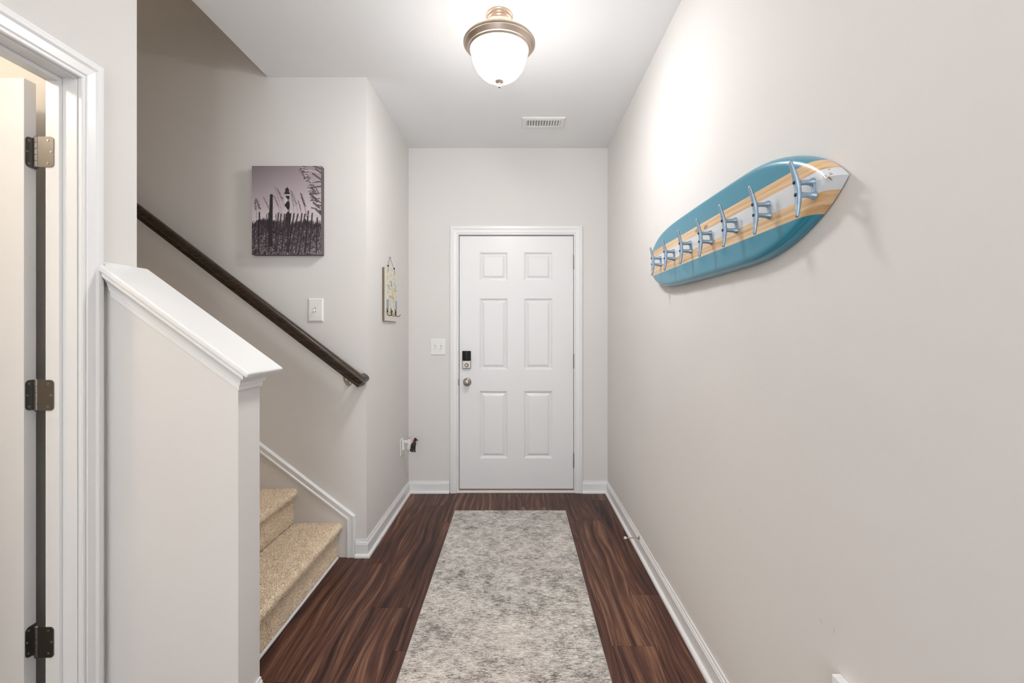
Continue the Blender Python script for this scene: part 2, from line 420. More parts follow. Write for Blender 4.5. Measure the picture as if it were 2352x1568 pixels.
def boxes(name, bl, mat, parent=None, bevel=0.0, seg=1):
    V = []; Fc = []
    for b in bl:
        k = len(V); V += boxv(*b); Fc += [tuple(i + k for i in f) for f in BOXF]
    return mobj(name, V, Fc, mat, parent, bevel=bevel, seg=seg)
def box(name, x0, x1, y0, y1, z0, z1, mat, parent=None, bevel=0.0, seg=1):
    return boxes(name, [(x0, x1, y0, y1, z0, z1)], mat, parent, bevel, seg)
def prism(name, poly, axis, a0, a1, mat, parent=None, bevel=0.0, seg=1):
    """poly in the two other axes (in xyz order), extruded along axis from a0 to a1"""
    def p3(p, a):
        if axis == 'x': return (a, p[0], p[1])
        if axis == 'y': return (p[0], a, p[1])
        return (p[0], p[1], a)
    n = len(poly)
    V = [p3(p, a0) for p in poly] + [p3(p, a1) for p in poly]
    Fc = [tuple(range(n)), tuple(range(2 * n - 1, n - 1, -1))] + [(i, (i + 1) % n, n + (i + 1) % n, n + i) for i in range(n)]
    return mobj(name, V, Fc, mat, parent, bevel=bevel, seg=seg)
def lathe(name, prof, mat, parent=None, loc=(0, 0, 0), axis='z', seg=40, smooth=True, auto=40, closed=False):
    V = []; Fc = []; n = len(prof)
    L = Vector(loc)
    for s in range(seg):
        a = 2 * math.pi * s / seg
        for r, h in prof:
            c, d = r * math.cos(a), r * math.sin(a)
            v = {'z': Vector((c, d, h)), 'x': Vector((h, c, d)), 'y': Vector((c, h, d))}[axis]
            V.append(L + v)
    m = n if closed else n - 1
    for s in range(seg):
        t = (s + 1) % seg
        for i in range(m):
            j = (i + 1) % n
            Fc.append((s * n + i, t * n + i, t * n + j, s * n + j))
    o = mobj(name, V, Fc, mat, None, smooth=False)
    bm = bmesh.new(); bm.from_mesh(o.data)
    bmesh.ops.remove_doubles(bm, verts=bm.verts[:], dist=1e-6)
    bmesh.ops.recalc_face_normals(bm, faces=bm.faces[:])
    bm.to_mesh(o.data); bm.free()
    if smooth:
        for p in o.data.polygons: p.use_smooth = True
        try: o.data.set_sharp_from_angle(angle=math.radians(auto))
        except Exception: pass
    return adopt(o, parent)
def tube(name, pts, rad, mat, parent=None, seg=10, smooth=True, squash=None):
    """round bar through points; rad a number or a list"""
    pts = [Vector(p) for p in pts]; n = len(pts)
    rads = rad if isinstance(rad, (list, tuple)) else [rad] * n
    V = []; Fc = []
    prev = None
    for i, p in enumerate(pts):
        d = (pts[min(i + 1, n - 1)] - pts[max(i - 1, 0)]).normalized()
        if prev is None:
            u = d.orthogonal().normalized()
        else:
            u = (prev - d * prev.dot(d)).normalized()
        prev = u; v = d.cross(u)
        for s in range(seg):
            a = 2 * math.pi * s / seg
            V.append(p + (u * math.cos(a) + v * math.sin(a)) * rads[i])
    for i in range(n - 1):
        for s in range(seg):
            t = (s + 1) % seg
            Fc.append((i * seg + s, i * seg + t, (i + 1) * seg + t, (i + 1) * seg + s))
    Fc.append(tuple(range(seg - 1, -1, -1))); Fc.append(tuple((n - 1) * seg + s for s in range(seg)))
    return mobj(name, V, Fc, mat, parent, smooth=smooth, auto=50)
def sweep(name, path, nrm, prof, mat, parent=None, auto=25):
    """profile (w, t): w to the side dir x nrm in the plane of the path (mitred), t along nrm"""
    path = [Vector(p) for p in path]; nrm = Vector(nrm); n = len(path); k = len(prof)
    dirs = [(path[i + 1] - path[i]).normalized() for i in range(n - 1)]
    sides = [d.cross(nrm) for d in dirs]
    V = []; Fc = []
    for i, p in enumerate(path):
        if i == 0: m = sides[0]
        elif i == n - 1: m = sides[-1]
        else: m = (sides[i - 1] + sides[i]) / (1 + sides[i - 1].dot(sides[i]))
        for a, t in prof: V.append(p + m * a + nrm * t)
    for i in range(n - 1):
        for j in range(k):
            q = (j + 1) % k
            Fc.append((i * k + j, (i + 1) * k + j, (i + 1) * k + q, i * k + q))
    Fc.append(tuple(range(k))); Fc.append(tuple((n - 1) * k + j for j in range(k)))
    return mobj(name, V, Fc, mat, parent)

# ------------------------------------------------------------------ setting: floor
fl = box('floor', -5.0, 0.85, -3.0, 3.8, -0.12, -0.0085, 'subfloor')
tag(fl, 'dark walnut plank floor of the entry hall', 'floor', kind='structure')
SEAM = [-1.405, -1.225, -1.045, -0.865, -0.685, -0.505, -0.325, -0.145, 0.035, 0.215, 0.395, 0.576, 0.756]
JOINT = [2.9, 2.45, 2.95, 2.566, 2.156, 3.115, 2.72, 2.33, 3.38, 2.848, 1.895, 2.262]
for i in range(len(SEAM) - 1):
    x0, x1 = SEAM[i], SEAM[i + 1]
    lim1 = YB + 0.02 if x0 >= XL - 0.02 else (YS if x0 > -1.1 else YF)
    if x1 > XR: x1 = XR
    if x0 < XH: x0 = XH
    j = JOINT[i]
    ends = sorted([j + 1.25 * k for k in range(-6, 4)])
    for a, b in zip(ends[:-1], ends[1:]):
        a2, b2 = max(a, -3.0), min(b, lim1)
        if b2 - a2 < 0.02: continue
        g = 0.0004
        cx, cy = (x0 + x1) / 2, (a2 + b2) / 2
        hx, hy = (x1 - x0) / 2 - g, (b2 - a2) / 2 - g
        o = mobj('plank', boxv(-hx, hx, -hy, hy, -0.0083, 0.0), BOXF, 'plank', None, bevel=0.0007)
        o.location = (cx, cy, 0); o.parent = fl

# ------------------------------------------------------------------ setting: walls and ceiling
T = 0.12
tag(box('wall_right', XR, XR + T, -3.0, YB, 0, HC, 'wall_scuffed'), 'long plain greige wall on the right carrying the surfboard rack', 'wall', kind='structure')
DX0, DX1, DZ1 = -0.482, 0.476, 2.088     # rough opening of the front door
tag(boxes('wall_back', [(XL - T, DX0, YB, YB + T, 0, HC), (DX1, XR + T, YB, YB + T, 0, HC), (DX0, DX1, YB, YB + T, DZ1, HC)], 'wall'),
    'greige end wall around the white front door', 'wall', kind='structure')
tag(box('wall_entry_side', XL - T, XL, YS + T, YB, 0, HC, 'wall'), 'short greige wall left of the front door with the hook sign', 'wall', kind='structure')
tag(box('wall_stairs', -5.0, XL, YS, YS + T, 0, HU, 'wall'), 'greige wall behind the stairs with handrail and lighthouse picture', 'wall', kind='structure')
tag(box('wall_stairs_front', -5.0, XH, YF, YK, 0, HU, 'wall'), 'full height end of the stair wall rising above the half wall', 'wall', kind='structure')
tag(box('wall_stairs_end', -5.12, -5.0, -0.8, YS + T, 0, HU, 'wall'), 'far end wall at the top of the stairs', 'wall', kind='structure')
OY0, OY1, OZ = 0.575, 1.388, 2.075       # opening of the side door
XHB = -1.413
tag(boxes('wall_left', [(XHB, XH, -3.0, OY0 - 0.015, 0, HC), (XHB, XH, OY1 + 0.012, YF, 0, HC), (XHB, XH, OY0 - 0.015, OY1 + 0.012, OZ + 0.015, HC)], 'wall'),
    'greige hall wall at far left around the open side door', 'wall', kind='structure')
tag(boxes('wall_closet', [(-3.3, -3.2, -0.8, YF, 0, HC), (-3.2, XHB, -0.9, -0.8, 0, HC)], 'closet'), 'warm lit walls of the small room behind the open side door', 'wall', kind='structure')
tag(boxes('ceiling', [(XC, XR + T, YK, YB + T, HC, HC + 0.25), (-3.3, XR + T, -3.0, YF, HC, HC + 0.25), (XH, XR + T, YF, YK, HC, HC + 0.25)], 'ceiling'),
    'flat white ceiling ending in a straight edge over the stairs', 'ceiling', kind='structure')
tag(boxes('wall_upper_floor', [(XC, XC + T, YK, YS, HC + 0.25, HU), (-5.0, XC + T, YF, YS + T, HU, HU + 0.1)], 'wall'), 'upper floor walls over the stairwell', 'wall', kind='structure')
# room behind the camera: end wall with a wide window
tag(boxes('wall_rear', [(-1.45, -1.15, -3.12, -3.0, 0, HC), (0.55, 0.85, -3.12, -3.0, 0, HC), (-1.15, 0.55, -3.12, -3.0, 0, 0.3), (-1.15, 0.55, -3.12, -3.0, 2.4, HC)], 'wall'),
    'rear wall with a wide window behind the viewer', 'wall', kind='structure')

# half wall with its sloping cap
SL = 0.73; TH = math.atan(SL); CT = math.cos(TH)
def ztop(x): return 1.172 + (-0.838 - x) * SL
BT = 0.019
def zund(x): return ztop(x) - BT / CT
tag(prism('wall_half', [(XH, 0), (XE, 0), (XE, zund(XE) - 0.002), (XH, zund(XH) - 0.002)], 'y', YF, YK, 'wall'),
    'low greige half wall beside the stairs with a sloping top', 'wall', kind='structure')
cap = empty('trim_1', (-1.1, 1.54, 1.12), 'sloping white cap moulding on top of the half wall', 'trim', kind='structure')
OV = 0.045
pl = [(-1.308, YF - OV), (-0.838, YF - OV), (-0.838, YK + OV), (XH + 0.001, YK + OV), (XH + 0.001, 1.458), (-1.308, 1.458)]
V = [(x, y, ztop(x)) for x, y in pl]
dn = Vector((-math.sin(TH), 0, -math.cos(TH))) * BT
V += [tuple(Vector(v) + dn) for v in V]
n = len(pl)
mobj('cap_board', V, [tuple(range(n)), tuple(range(2 * n - 1, n - 1, -1))] + [(i, (i + 1) % n, n + (i + 1) % n, n + i) for i in range(n)], 'trim', cap, bevel=0.006, seg=3)
cp = [(0.037, 0.0), (0.037, 0.010), (0.033, 0.014), (0.027, 0.018), (0.019, 0.026), (0.014, 0.036), (0.013, 0.042), (0.007, 0.045), (0.006, 0.060), (0.0005, 0.061), (0.0005, 0.0)]
V = []; st = []
for k in range(4):
    ring = []
    for o_, s_ in cp:
        if k == 0: x, y = -1.308, YF - o_
        elif k == 1: x, y = XE + o_, YF - o_
        elif k == 2: x, y = XE + o_, YK + o_
        else: x, y = XH + 0.001, YK + o_
        ring.append((x, y, zund(x) - s_ / CT - 0.0005))
    V += ring
n = len(cp); Fc = []
for k in range(3):
    for j in range(n):
        Fc.append((k * n + j, (k + 1) * n + j, (k + 1) * n + (j + 1) % n, k * n + (j + 1) % n))
Fc += [tuple(range(n)), tuple(3 * n + j for j in range(n))]
mobj('cove_moulding', V, Fc, 'trim', cap)

# ------------------------------------------------------------------ baseboards
BASE = [(0.0005, 0.0005), (0.026, 0.0005), (0.026, 0.006), (0.0245, 0.012), (0.020, 0.017), (0.014, 0.019), (0.013, 0.0195), (0.013, 0.074), (0.0105, 0.0775), (0.0105, 0.083), (0.0075, 0.0865), (0.006, 0.092), (0.006, 0.097), (0.0005, 0.097)]
Z = (0, 0, 1)
tag(sweep('baseboard_right', [(0.527, YB, 0), (XR, YB, 0), (XR, -3.0, 0)], Z, BASE, 'trim'), 'white baseboard with quarter round along the right wall', 'baseboard', kind='structure')
tag(sweep('baseboard_left', [(-0.931, YS, 0), (XL, YS, 0), (XL, YB, 0), (-0.541, YB, 0)], Z, BASE, 'trim'), 'white baseboard wrapping the corner between stairs and front door', 'baseboard', kind='structure')
tag(sweep('baseboard_half_wall', [(-1.325, YF, 0), (XE, YF, 0), (XE, YK, 0)], Z, BASE, 'trim'), 'white baseboard around the foot of the half wall', 'baseboard', kind='structure')
tag(sweep('baseboard_hall', [(XH, -3.0, 0), (XH, OY0 - 0.075, 0)], Z, BASE, 'trim'), 'white baseboard on the hall wall before the side door', 'baseboard', kind='structure')

# ------------------------------------------------------------------ door casings and jambs
CAS = [(0, 0.0005), (0, 0.010), (0.003, 0.013), (0.010, 0.013), (0.0125, 0.010), (0.016, 0.0145), (0.040, 0.0165), (0.047, 0.021), (0.0575, 0.021), (0.060, 0.0185), (0.066, 0.0185), (0.069, 0.015), (0.069, 0.0005)]
c1 = empty('trim_2', (0, YB, 0), 'white moulded casing around the front door', 'door frame', kind='structure')
sweep('casing', [(0.458, YB, 0.001), (0.458, YB, 2.072), (-0.466, YB, 2.072), (-0.466, YB, 0.001)], (0, -1, 0), CAS, 'trim', c1)
boxes('jamb', [(-0.4815, -0.4655, YB + 0.001, YB + T, 0.02, 2.0875), (0.4595, 0.4755, YB + 0.001, YB + T, 0.02, 2.0875), (-0.4655, 0.4595, YB + 0.001, YB + T, 2.0695, 2.0875)], 'trim', c1)
boxes('door_stop_strip', [(-0.465, -0.448, YB + 0.062, YB + T, 0.03, 2.069), (0.442, 0.459, YB + 0.062, YB + T, 0.03, 2.069), (-0.448, 0.442, YB + 0.062, YB + T, 2.052, 2.069)], 'dark', c1)  # coloured near-black so the gap around the slab looks shaded
th = box('threshold', -0.468, 0.462, YB - 0.012, YB + T, 0.0005, 0.019, 'trim', c1, bevel=0.002)
box('threshold_strip', -0.46, 0.455, YB + 0.0, YB + T, 0.0195, 0.026, 'thresh', c1, bevel=0.001)

c2 = empty('trim_3', (XH, 1.0, 0), 'white moulded casing and jamb of the open side door', 'door frame', kind='structure')
sweep('casing', [(XH, OY1 - 0.002, 0.001), (XH, OY1 - 0.002, OZ - 0.002), (XH, OY0 + 0.002, OZ - 0.002), (XH, OY0 + 0.002, 0.001)], (1, 0, 0), CAS, 'trim', c2)
boxes('jamb', [(XHB, XH - 0.0005, OY1 - 0.006, OY1 + 0.0115, 0.0005, OZ + 0.0145), (XHB, XH - 0.0005, OY0 - 0.0145, OY0 + 0.006, 0.0005, OZ + 0.0145), (XHB, XH - 0.0005, OY0 + 0.006, OY1 - 0.006, OZ - 0.006, OZ + 0.0145)], 'trim', c2, bevel=0.001)
SX = -1.372
boxes('stop_moulding', [(XHB, SX, OY1 - 0.018, OY1 - 0.0065, 0.0005, OZ - 0.0065), (XHB, SX, OY0 + 0.0065, OY0 + 0.018, 0.0005, OZ - 0.0065), (XHB, SX, OY0 + 0.018, OY1 - 0.018, OZ - 0.018, OZ - 0.0065)], 'trim', c2, bevel=0.0015, seg=2)

# ------------------------------------------------------------------ panel doors
PLOOP = [(0.0, 0.0), (0.003, 0.0035), (0.007, 0.0045), (0.012, 0.0135), (0.018, 0.0145), (0.021, 0.0140), (0.038, 0.0045), (0.041, 0.0040)]
def panel_door(name, label, x0, x1, z0, z1, yf, th_, rects, kind):
    d = empty(name, ((x0 + x1) / 2, yf, z0), label, 'door', kind=kind)
    xs = sorted({x0, x1, *[v for r in rects for v in r[:2]]}); zs = sorted({z0, z1, *[v for r in rects for v in r[2:]]})
    V = []; Fc = []; idx = {}
    def vid(x, y, z):
        k = (round(x, 5), round(y, 5), round(z, 5))
        if k not in idx: idx[k] = len(V); V.append((x, y, z))
        return idx[k]
    for a, b in zip(xs[:-1], xs[1:]):
        for c, e in zip(zs[:-1], zs[1:]):
            mx, mz = (a + b) / 2, (c + e) / 2
            hole = any(r[0] < mx < r[1] and r[2] < mz < r[3] for r in rects)
            if not hole: Fc.append((vid(a, yf, c), vid(b, yf, c), vid(b, yf, e), vid(a, yf, e)))
            Fc.append((vid(a, yf + th_, c), vid(a, yf + th_, e), vid(b, yf + th_, e), vid(b, yf + th_, c)))
    for c, e in zip(zs[:-1], zs[1:]):
        Fc.append((vid(x0, yf, c), vid(x0, yf, e), vid(x0, yf + th_, e), vid(x0, yf + th_, c)))
        Fc.append((vid(x1, yf, c), vid(x1, yf + th_, c), vid(x1, yf + th_, e), vid(x1, yf, e)))
    for a, b in zip(xs[:-1], xs[1:]):
        Fc.append((vid(a, yf, z0), vid(a, yf + th_, z0), vid(b, yf + th_, z0), vid(b, yf, z0)))
        Fc.append((vid(a, yf, z1), vid(b, yf, z1), vid(b, yf + th_, z1), vid(a, yf + th_, z1)))
    mobj('slab', V, Fc, 'door', d, recalc=False)
    for r in rects:
        V = []; Fc = []
        for i, (ins, dep) in enumerate(PLOOP):
            V += [(r[0] + ins, yf + dep, r[2] + ins), (r[1] - ins, yf + dep, r[2] + ins), (r[1] - ins, yf + dep, r[3] - ins), (r[0] + ins, yf + dep, r[3] - ins)]
            if i:
                for q in range(4):
                    a, b = (i - 1) * 4 + q, (i - 1) * 4 + (q + 1) % 4
                    Fc.append((a, b, b + 4, a + 4))
        k = 4 * (len(PLOOP) - 1)
        Fc.append((k, k + 1, k + 2, k + 3))
        mobj('panel', V, Fc, 'door', d, recalc=False)
    return d
YD = YB + 0.008
PX = [(-0.2994, -0.0746), (0.0595, 0.2870)]; PZ = [(1.706, 1.933), (0.988, 1.562), (0.2736, 0.816)]
d1 = panel_door('door_1', 'white six panel front door closed at the end of the hall', -0.4615, 0.4555, 0.030, 2.064, YD, 0.044, [(*px, *pz) for pz in PZ for px in PX], 'structure')
box('sweep_strip', -0.46, 0.454, YD - 0.001, YD + 0.03, 0.0265, 0.0295, 'nickel', d1)
# deadbolt, knob, hinges
dbx = (1072 - 1187) / 285.6
def zpx(v): return CAM_Z - (v - 757) / 285.6
db = boxes('deadbolt', [(dbx - 0.0345, dbx + 0.0345, YD - 0.024, YD - 0.0003, zpx(846), zpx(827))], 'nickel', d1, bevel=0.005, seg=2)
db['label'] = 'silver deadbolt with black battery cover'
a_, b_ = zpx(828), zpx(805.5)
prof = [(dbx - 0.0345, YD - 0.0003), (dbx - 0.0345, YD - 0.024), (dbx - 0.0005, YD - 0.036), (dbx + 0.0345, YD - 0.024), (dbx + 0.0345, YD - 0.0003)]
cv = prism('battery_cover', [(p[0], p[1]) for p in prof], 'z', a_ + 0.0005, b_, 'black', None, bevel=0.0035, seg=2); cv.parent = db; cv.matrix_parent_inverse = db.matrix_world.inverted(); cv.matrix_parent_inverse = Matrix.Translation(-Vector(d1['_loc'])).inverted() @ Matrix.Translation(-Vector(d1['_loc']))
tt = lathe('thumb_turn', [(0.0, -0.045), (0.008, -0.045), (0.0115, -0.041), (0.012, -0.036), (0.015, -0.034), (0.0165, -0.029), (0.0165, -0.0243), (0.0, -0.0243)], 'nickel', None, (dbx + 0.001, YD, zpx(838)), 'y', 28); tt.parent = db
kx, kz = (1073 - 1187) / 285.6, zpx(877)
kb = lathe('door_knob', [(0, -0.0003), (0.033, -0.0003), (0.0335, -0.004), (0.031, -0.009), (0.022, -0.013), (0.0125, -0.016), (0.0115, -0.026), (0.014, -0.032), (0.022, -0.037), (0.0268, -0.045), (0.0268, -0.052), (0.022, -0.060), (0.012, -0.064), (0.0, -0.0645)], 'nickel', d1, (kx, YD, kz), 'y', 36)
kt = box('turn_button', kx - 0.0025, kx + 0.0025, YD - 0.069, YD - 0.0646, kz - 0.008, kz + 0.008, 'nickel', None, bevel=0.001); kt.parent = kb
for pt in (cv, tt, kt): pt.matrix_parent_inverse = Matrix.Identity(4)
prism('strike_plate', [(-0.4695, kz - 0.022), (-0.4655, kz - 0.03), (-0.4640, kz - 0.03), (-0.4640, kz + 0.03), (-0.4655, kz + 0.03), (-0.4695, kz + 0.022)], 'y', YB - 0.0145, YB - 0.0135, 'nickel_dark', d1)
for vc in (601.5, 829, 1056.5):
    zc = zpx(vc)
    hg = lathe('hinge', [(0, -0.062), (0.0045, -0.062), (0.006, -0.058), (0.0068, -0.055)] + [(0.0068, -0.055 + 0.022 * k + e) for k in range(5) for e in (0.0015, 0.0205)] + [(0.006, 0.058), (0.0045, 0.062), (0, 0.062)], 'nickel_dark', d1, (0.4605, YD - 0.014, zc), 'z', 16)
    lf = box('hinge_leaf', 0.4585, 0.4605, YD - 0.010, YD + 0.02, zc - 0.05, zc + 0.05, 'nickel', None); lf.parent = hg

# side door: open into the small room, standing across the view behind its jamb
XD = -1.462; YD2 = 1.356
rects2 = [(a - 1.462, b - 1.462, c, e) for a, b in ((-0.665, -0.435), (-0.335, -0.115)) for c, e in ((0.24, 0.80), (0.97, 1.54), (1.69, 1.92))]
d2 = panel_door('door_2', 'white side door standing open at the far left edge', XD - 0.76, XD, 0.012, 2.056, YD2, 0.034, rects2, 'structure')
def hinge2(zc):
    """butt hinge: leaf on the jamb (faces the hall), leaf on the door edge, five knuckles, six screws"""
    hh = 0.0455
    yj = OY1 - 0.0185
    def leaf_outline(w0, w1, r):
        pts = [(w0, -hh), (w1 - r, -hh)]
        for k in range(1, 6):
            a = -math.pi / 2 + k * math.pi / 10; pts.append((w1 - r + r * math.cos(a), -hh + r + r * math.sin(a)))
        pts.append((w1, hh - r))
        for k in range(1, 6):
            a = k * math.pi / 10; pts.append((w1 - r + r * math.cos(a), hh - r + r * math.sin(a)))
        pts.append((w0, hh)); return pts
    bx, by = -1.4385, 1.3705
    root = lathe('hinge', [(0, -0.048), (0.0035, -0.0485), (0.0058, -0.0455)] + [(r, -0.0455 + 0.0182 * k + e) for k in range(5) for r, e in ((0.0048, 0.0003), (0.0062, 0.0008), (0.0062, 0.0174), (0.0048, 0.0179))] + [(0.0058, 0.0455), (0.0035, 0.0485), (0, 0.048)], 'nickel_dark', d2, (bx, by, zc), 'z', 20, auto=30)
    o1 = [(bx + 0.0 + w_, zc + h_) for w_, h_ in leaf_outline(0.003, 0.0525, 0.010)]
    p1 = prism('jamb_leaf', o1, 'y', yj - 0.0022, yj - 0.0002, 'nickel_dark', None); p1.parent = root
    o2 = [(by + (-w_) * 1.0 + 0.0225, zc + h_) for w_, h_ in leaf_outline(0.003, 0.0345, 0.012)]
    p2 = prism('door_leaf', o2, 'x', XD + 0.0003, XD + 0.0023, 'nickel_dark', None); p2.parent = root
    # bent web from the door leaf to the barrel
    p3 = mobj('web', [(XD + 0.0023, by + 0.006, zc - hh), (bx - 0.004, by + 0.004, zc - hh), (bx - 0.004, by + 0.004, zc + hh), (XD + 0.0023, by + 0.006, zc + hh),
                      (XD + 0.0003, by + 0.008, zc - hh), (bx - 0.004, by + 0.006, zc - hh), (bx - 0.004, by + 0.006, zc + hh), (XD + 0.0003, by + 0.008, zc + hh)],
              [(0, 1, 2, 3), (7, 6, 5, 4), (0, 4, 5, 1), (3, 2, 6, 7), (0, 3, 7, 4), (1, 5, 6, 2)], 'nickel_dark', None); p3.parent = root
    for (dx, dz) in ((0.036, 0.034), (0.046, 0.0), (0.036, -0.034)):
        s = lathe('screw', [(0, -0.0036), (0.0016, -0.0030), (0.0034, -0.0032), (0.0038, -0.0022), (0, -0.0021)], 'nickel', None, (bx + dx, yj, zc + dz), 'y', 12); s.parent = root
    for (dy, dz) in ((-0.002, 0.034), (-0.006, 0.0), (-0.002, -0.034)):
        s = lathe('screw', [(0, 0.0037), (0.0016, 0.0031), (0.0034, 0.0033), (0.0038, 0.0023), (0, 0.0022)], 'nickel', None, (XD, by + dy, zc + dz), 'x', 12); s.parent = root
for zc in (1.842, 1.114, 0.375): hinge2(zc)

# ------------------------------------------------------------------ stairs
RISE, RUN, X1 = 0.1965, 0.2545, -1.033
stair = empty('staircase', (X1, (YK + YS) / 2, 0), 'beige carpeted stairs climbing left behind the half wall', 'stairs', kind='structure')
def step_profile(k):
    xr = X1 - k * RUN; z0 = k * RISE; zt = z0 + RISE; xn = xr + 0.028; r = 0.019
    P = []
    for t in np.linspace(0, 1, 13): P.append((xr + 0.002 * math.sin(t * 9), z0 + (0.001 if k == 0 else 0) + t * (RISE - 2 * r - 0.008)))
    P.append((xr + 0.004, zt - 2 * r - 0.003))
    for t in np.linspace(-math.pi / 2, math.pi / 2, 9): P.append((xn - r + r * math.cos(t) + (0.0), zt - r + r * math.sin(t)))
    for t in np.linspace(0, 1, 22)[1:]: P.append((xn - r - t * (RUN + 0.004), zt))
    return P
def pt_noise(x, y, z, s): return mnoise.noise(Vector((x * s, y * s, z * s)))
Y0S, Y1S = YK + 0.001, YS - 0.0145
for k in range(13):
    fine = k < 3
    ys = np.linspace(Y0S, Y1S, 105 if fine else 5)
    P = step_profile(k); n = len(P)
    V = []; Fc = []
    for y in ys:
        for i, (x, z) in enumerate(P):
            d = (pt_noise(x, y, z, 90) * 0.0022 + pt_noise(x, y, z, 25) * 0.002) if (fine and 0 < i < n - 1) else 0
            V.append((x + d, y, z + d))
    for j in range(len(ys) - 1):
        for i in range(n - 1):
            Fc.append((j * n + i, (j + 1) * n + i, (j + 1) * n + i + 1, j * n + i + 1))
    # close ends, back and bottom
    b = len(V)
    zb = k * RISE + (0.001 if k == 0 else 0)
    V += [(P[-1][0], Y0S, zb), (P[-1][0], Y1S, zb)]
    m_ = (len(ys) - 1) * n
    Fc.append(tuple(range(n)) + (b,)); Fc.append(tuple(m_ + i for i in range(n - 1, -1, -1)) + (b + 1,))
    Fc.append((b, b + 1, m_ + 0, 0)) ; Fc.append((n - 1, m_ + n - 1, b + 1, b))
    o = mobj('carpeted_step', V, Fc, 'carpet', stair, smooth=True, auto=60)
    if k < 2:
        # carpet pile: many small tufts on tread, nosing and riser
        A = np.array(P); seg = np.diff(A, axis=0); ln = np.hypot(seg[:, 0], seg[:, 1]); cum = np.concatenate([[0], np.cumsum(ln)])
        cnt = 42000
        s = rng.uniform(0.002, cum[-1] - 0.002, cnt); ii = np.clip(np.searchsorted(cum, s) - 1, 0, len(ln) - 1)
        f = (s - cum[ii]) / ln[ii]
        px = A[ii, 0] + seg[ii, 0] * f; pz = A[ii, 1] + seg[ii, 1] * f
        py = rng.uniform(Y0S + 0.003, Y1S - 0.001, cnt)
        nx = seg[ii, 1] / ln[ii]; nz_ = -seg[ii, 0] / ln[ii]
        nrm = np.stack([nx, np.zeros(cnt), nz_], 1)
        base = np.stack([px, py, pz], 1) - nrm * 0.001
        hgt = rng.uniform(0.004, 0.0075, cnt)[:, None]
        tip = base + (nrm + rng.normal(0, 0.42, (cnt, 3))) * hgt
        tip[:, 2] = np.maximum(tip[:, 2], k * RISE + 0.001)
        tip[:, 1] = np.clip(tip[:, 1], Y0S, Y1S)
        r = 0.0017
        t1 = np.stack([nz_, np.zeros(cnt), -nx], 1); t2 = np.tile([0, 1.0, 0], (cnt, 1))
        ang = rng.uniform(0, 6.28, cnt)
        vs = []
        for q in range(3):
            a = ang + q * 2.094
            vs.append(base + (t1 * np.cos(a)[:, None] + t2 * np.sin(a)[:, None]) * r)
        VV = np.stack(vs + [tip], 1).reshape(-1, 3)
        ix = np.arange(cnt) * 4
        FF = np.concatenate([np.stack([ix + a, ix + (a + 1) % 3, ix + 3], 1) for a in range(3)])
        me = bpy.data.meshes.new('carpet_pile')
        me.from_pydata(VV.tolist(), [], FF.tolist())
        me.materials.append(M['carpet'])
        po = bpy.data.objects.new('carpet_pile', me); COL.objects.link(po); po.parent = o; po['kind'] = 'stuff'
box('shoe_strip', X1 + 0.0035, X1 + 0.016, YK + 0.002, YS - 0.03, 0.0005, 0.013, 'trim', stair, bevel=0.004, seg=2)
sk = empty('trim_4', (-0.95, YS, 0), 'white skirt board with sloping cap trim along the stair wall', 'trim', kind='structure')
prism('skirt_board', [(-0.96, 0.0005), (-0.96, 0.235), (-4.6, 0.235 + 3.64 * 0.767), (-4.6, 2.45), (-1.45, 0.0005)], 'y', YS - 0.013, YS - 0.0005, 'skirt', sk)
SKP = [(0.0, 0.0135), (0.0, 0.019), (0.003, 0.021), (0.010, 0.021), (0.013, 0.017), (0.030, 0.017), (0.033, 0.020), (0.038, 0.020), (0.0405, 0.012), (0.043, 0.009), (0.045, 0.0005), (0.0, 0.0005)]
# the strip ends above the skirt board's own face
SKP2 = [(a, t) for a, t in SKP]
sweep('cap_trim', [(-0.977, YS, 0.0005), (-0.977, YS, 0.2175), (-4.6, YS, 0.2175 + (4.6 - 0.977) * 0.767)], (0, -1, 0), SKP2, 'trim', sk)

# handrail with its brackets
YR = 2.572
hr = empty('handrail', (-0.9, YR, 1.03), 'dark stained wooden handrail on metal brackets along the stair wall', 'handrail')
RS = 0.765; RT = math.atan(RS)
RP = [(0.0, 0.032), (0.010, 0.031), (0.019, 0.028), (0.0255, 0.021), (0.028, 0.012), (0.027, 0.002), (0.0225, -0.006), (0.019, -0.011), (0.019, -0.016), (0.0225, -0.019), (0.0225, -0.029), (0.020, -0.031), (0.0, -0.031)]
ring = RP + [(-a, b) for a, b in RP[-2:0:-1]]
def railpt(s, a, b):   # s along rail from the low end, a across (world y), b up square to the rail
    x = -0.886 - s * math.cos(RT) + b * math.sin(RT); z = 1.0255 + s * math.sin(RT) + b * math.cos(RT)
    return (x, YR + a, z)
n = len(ring)
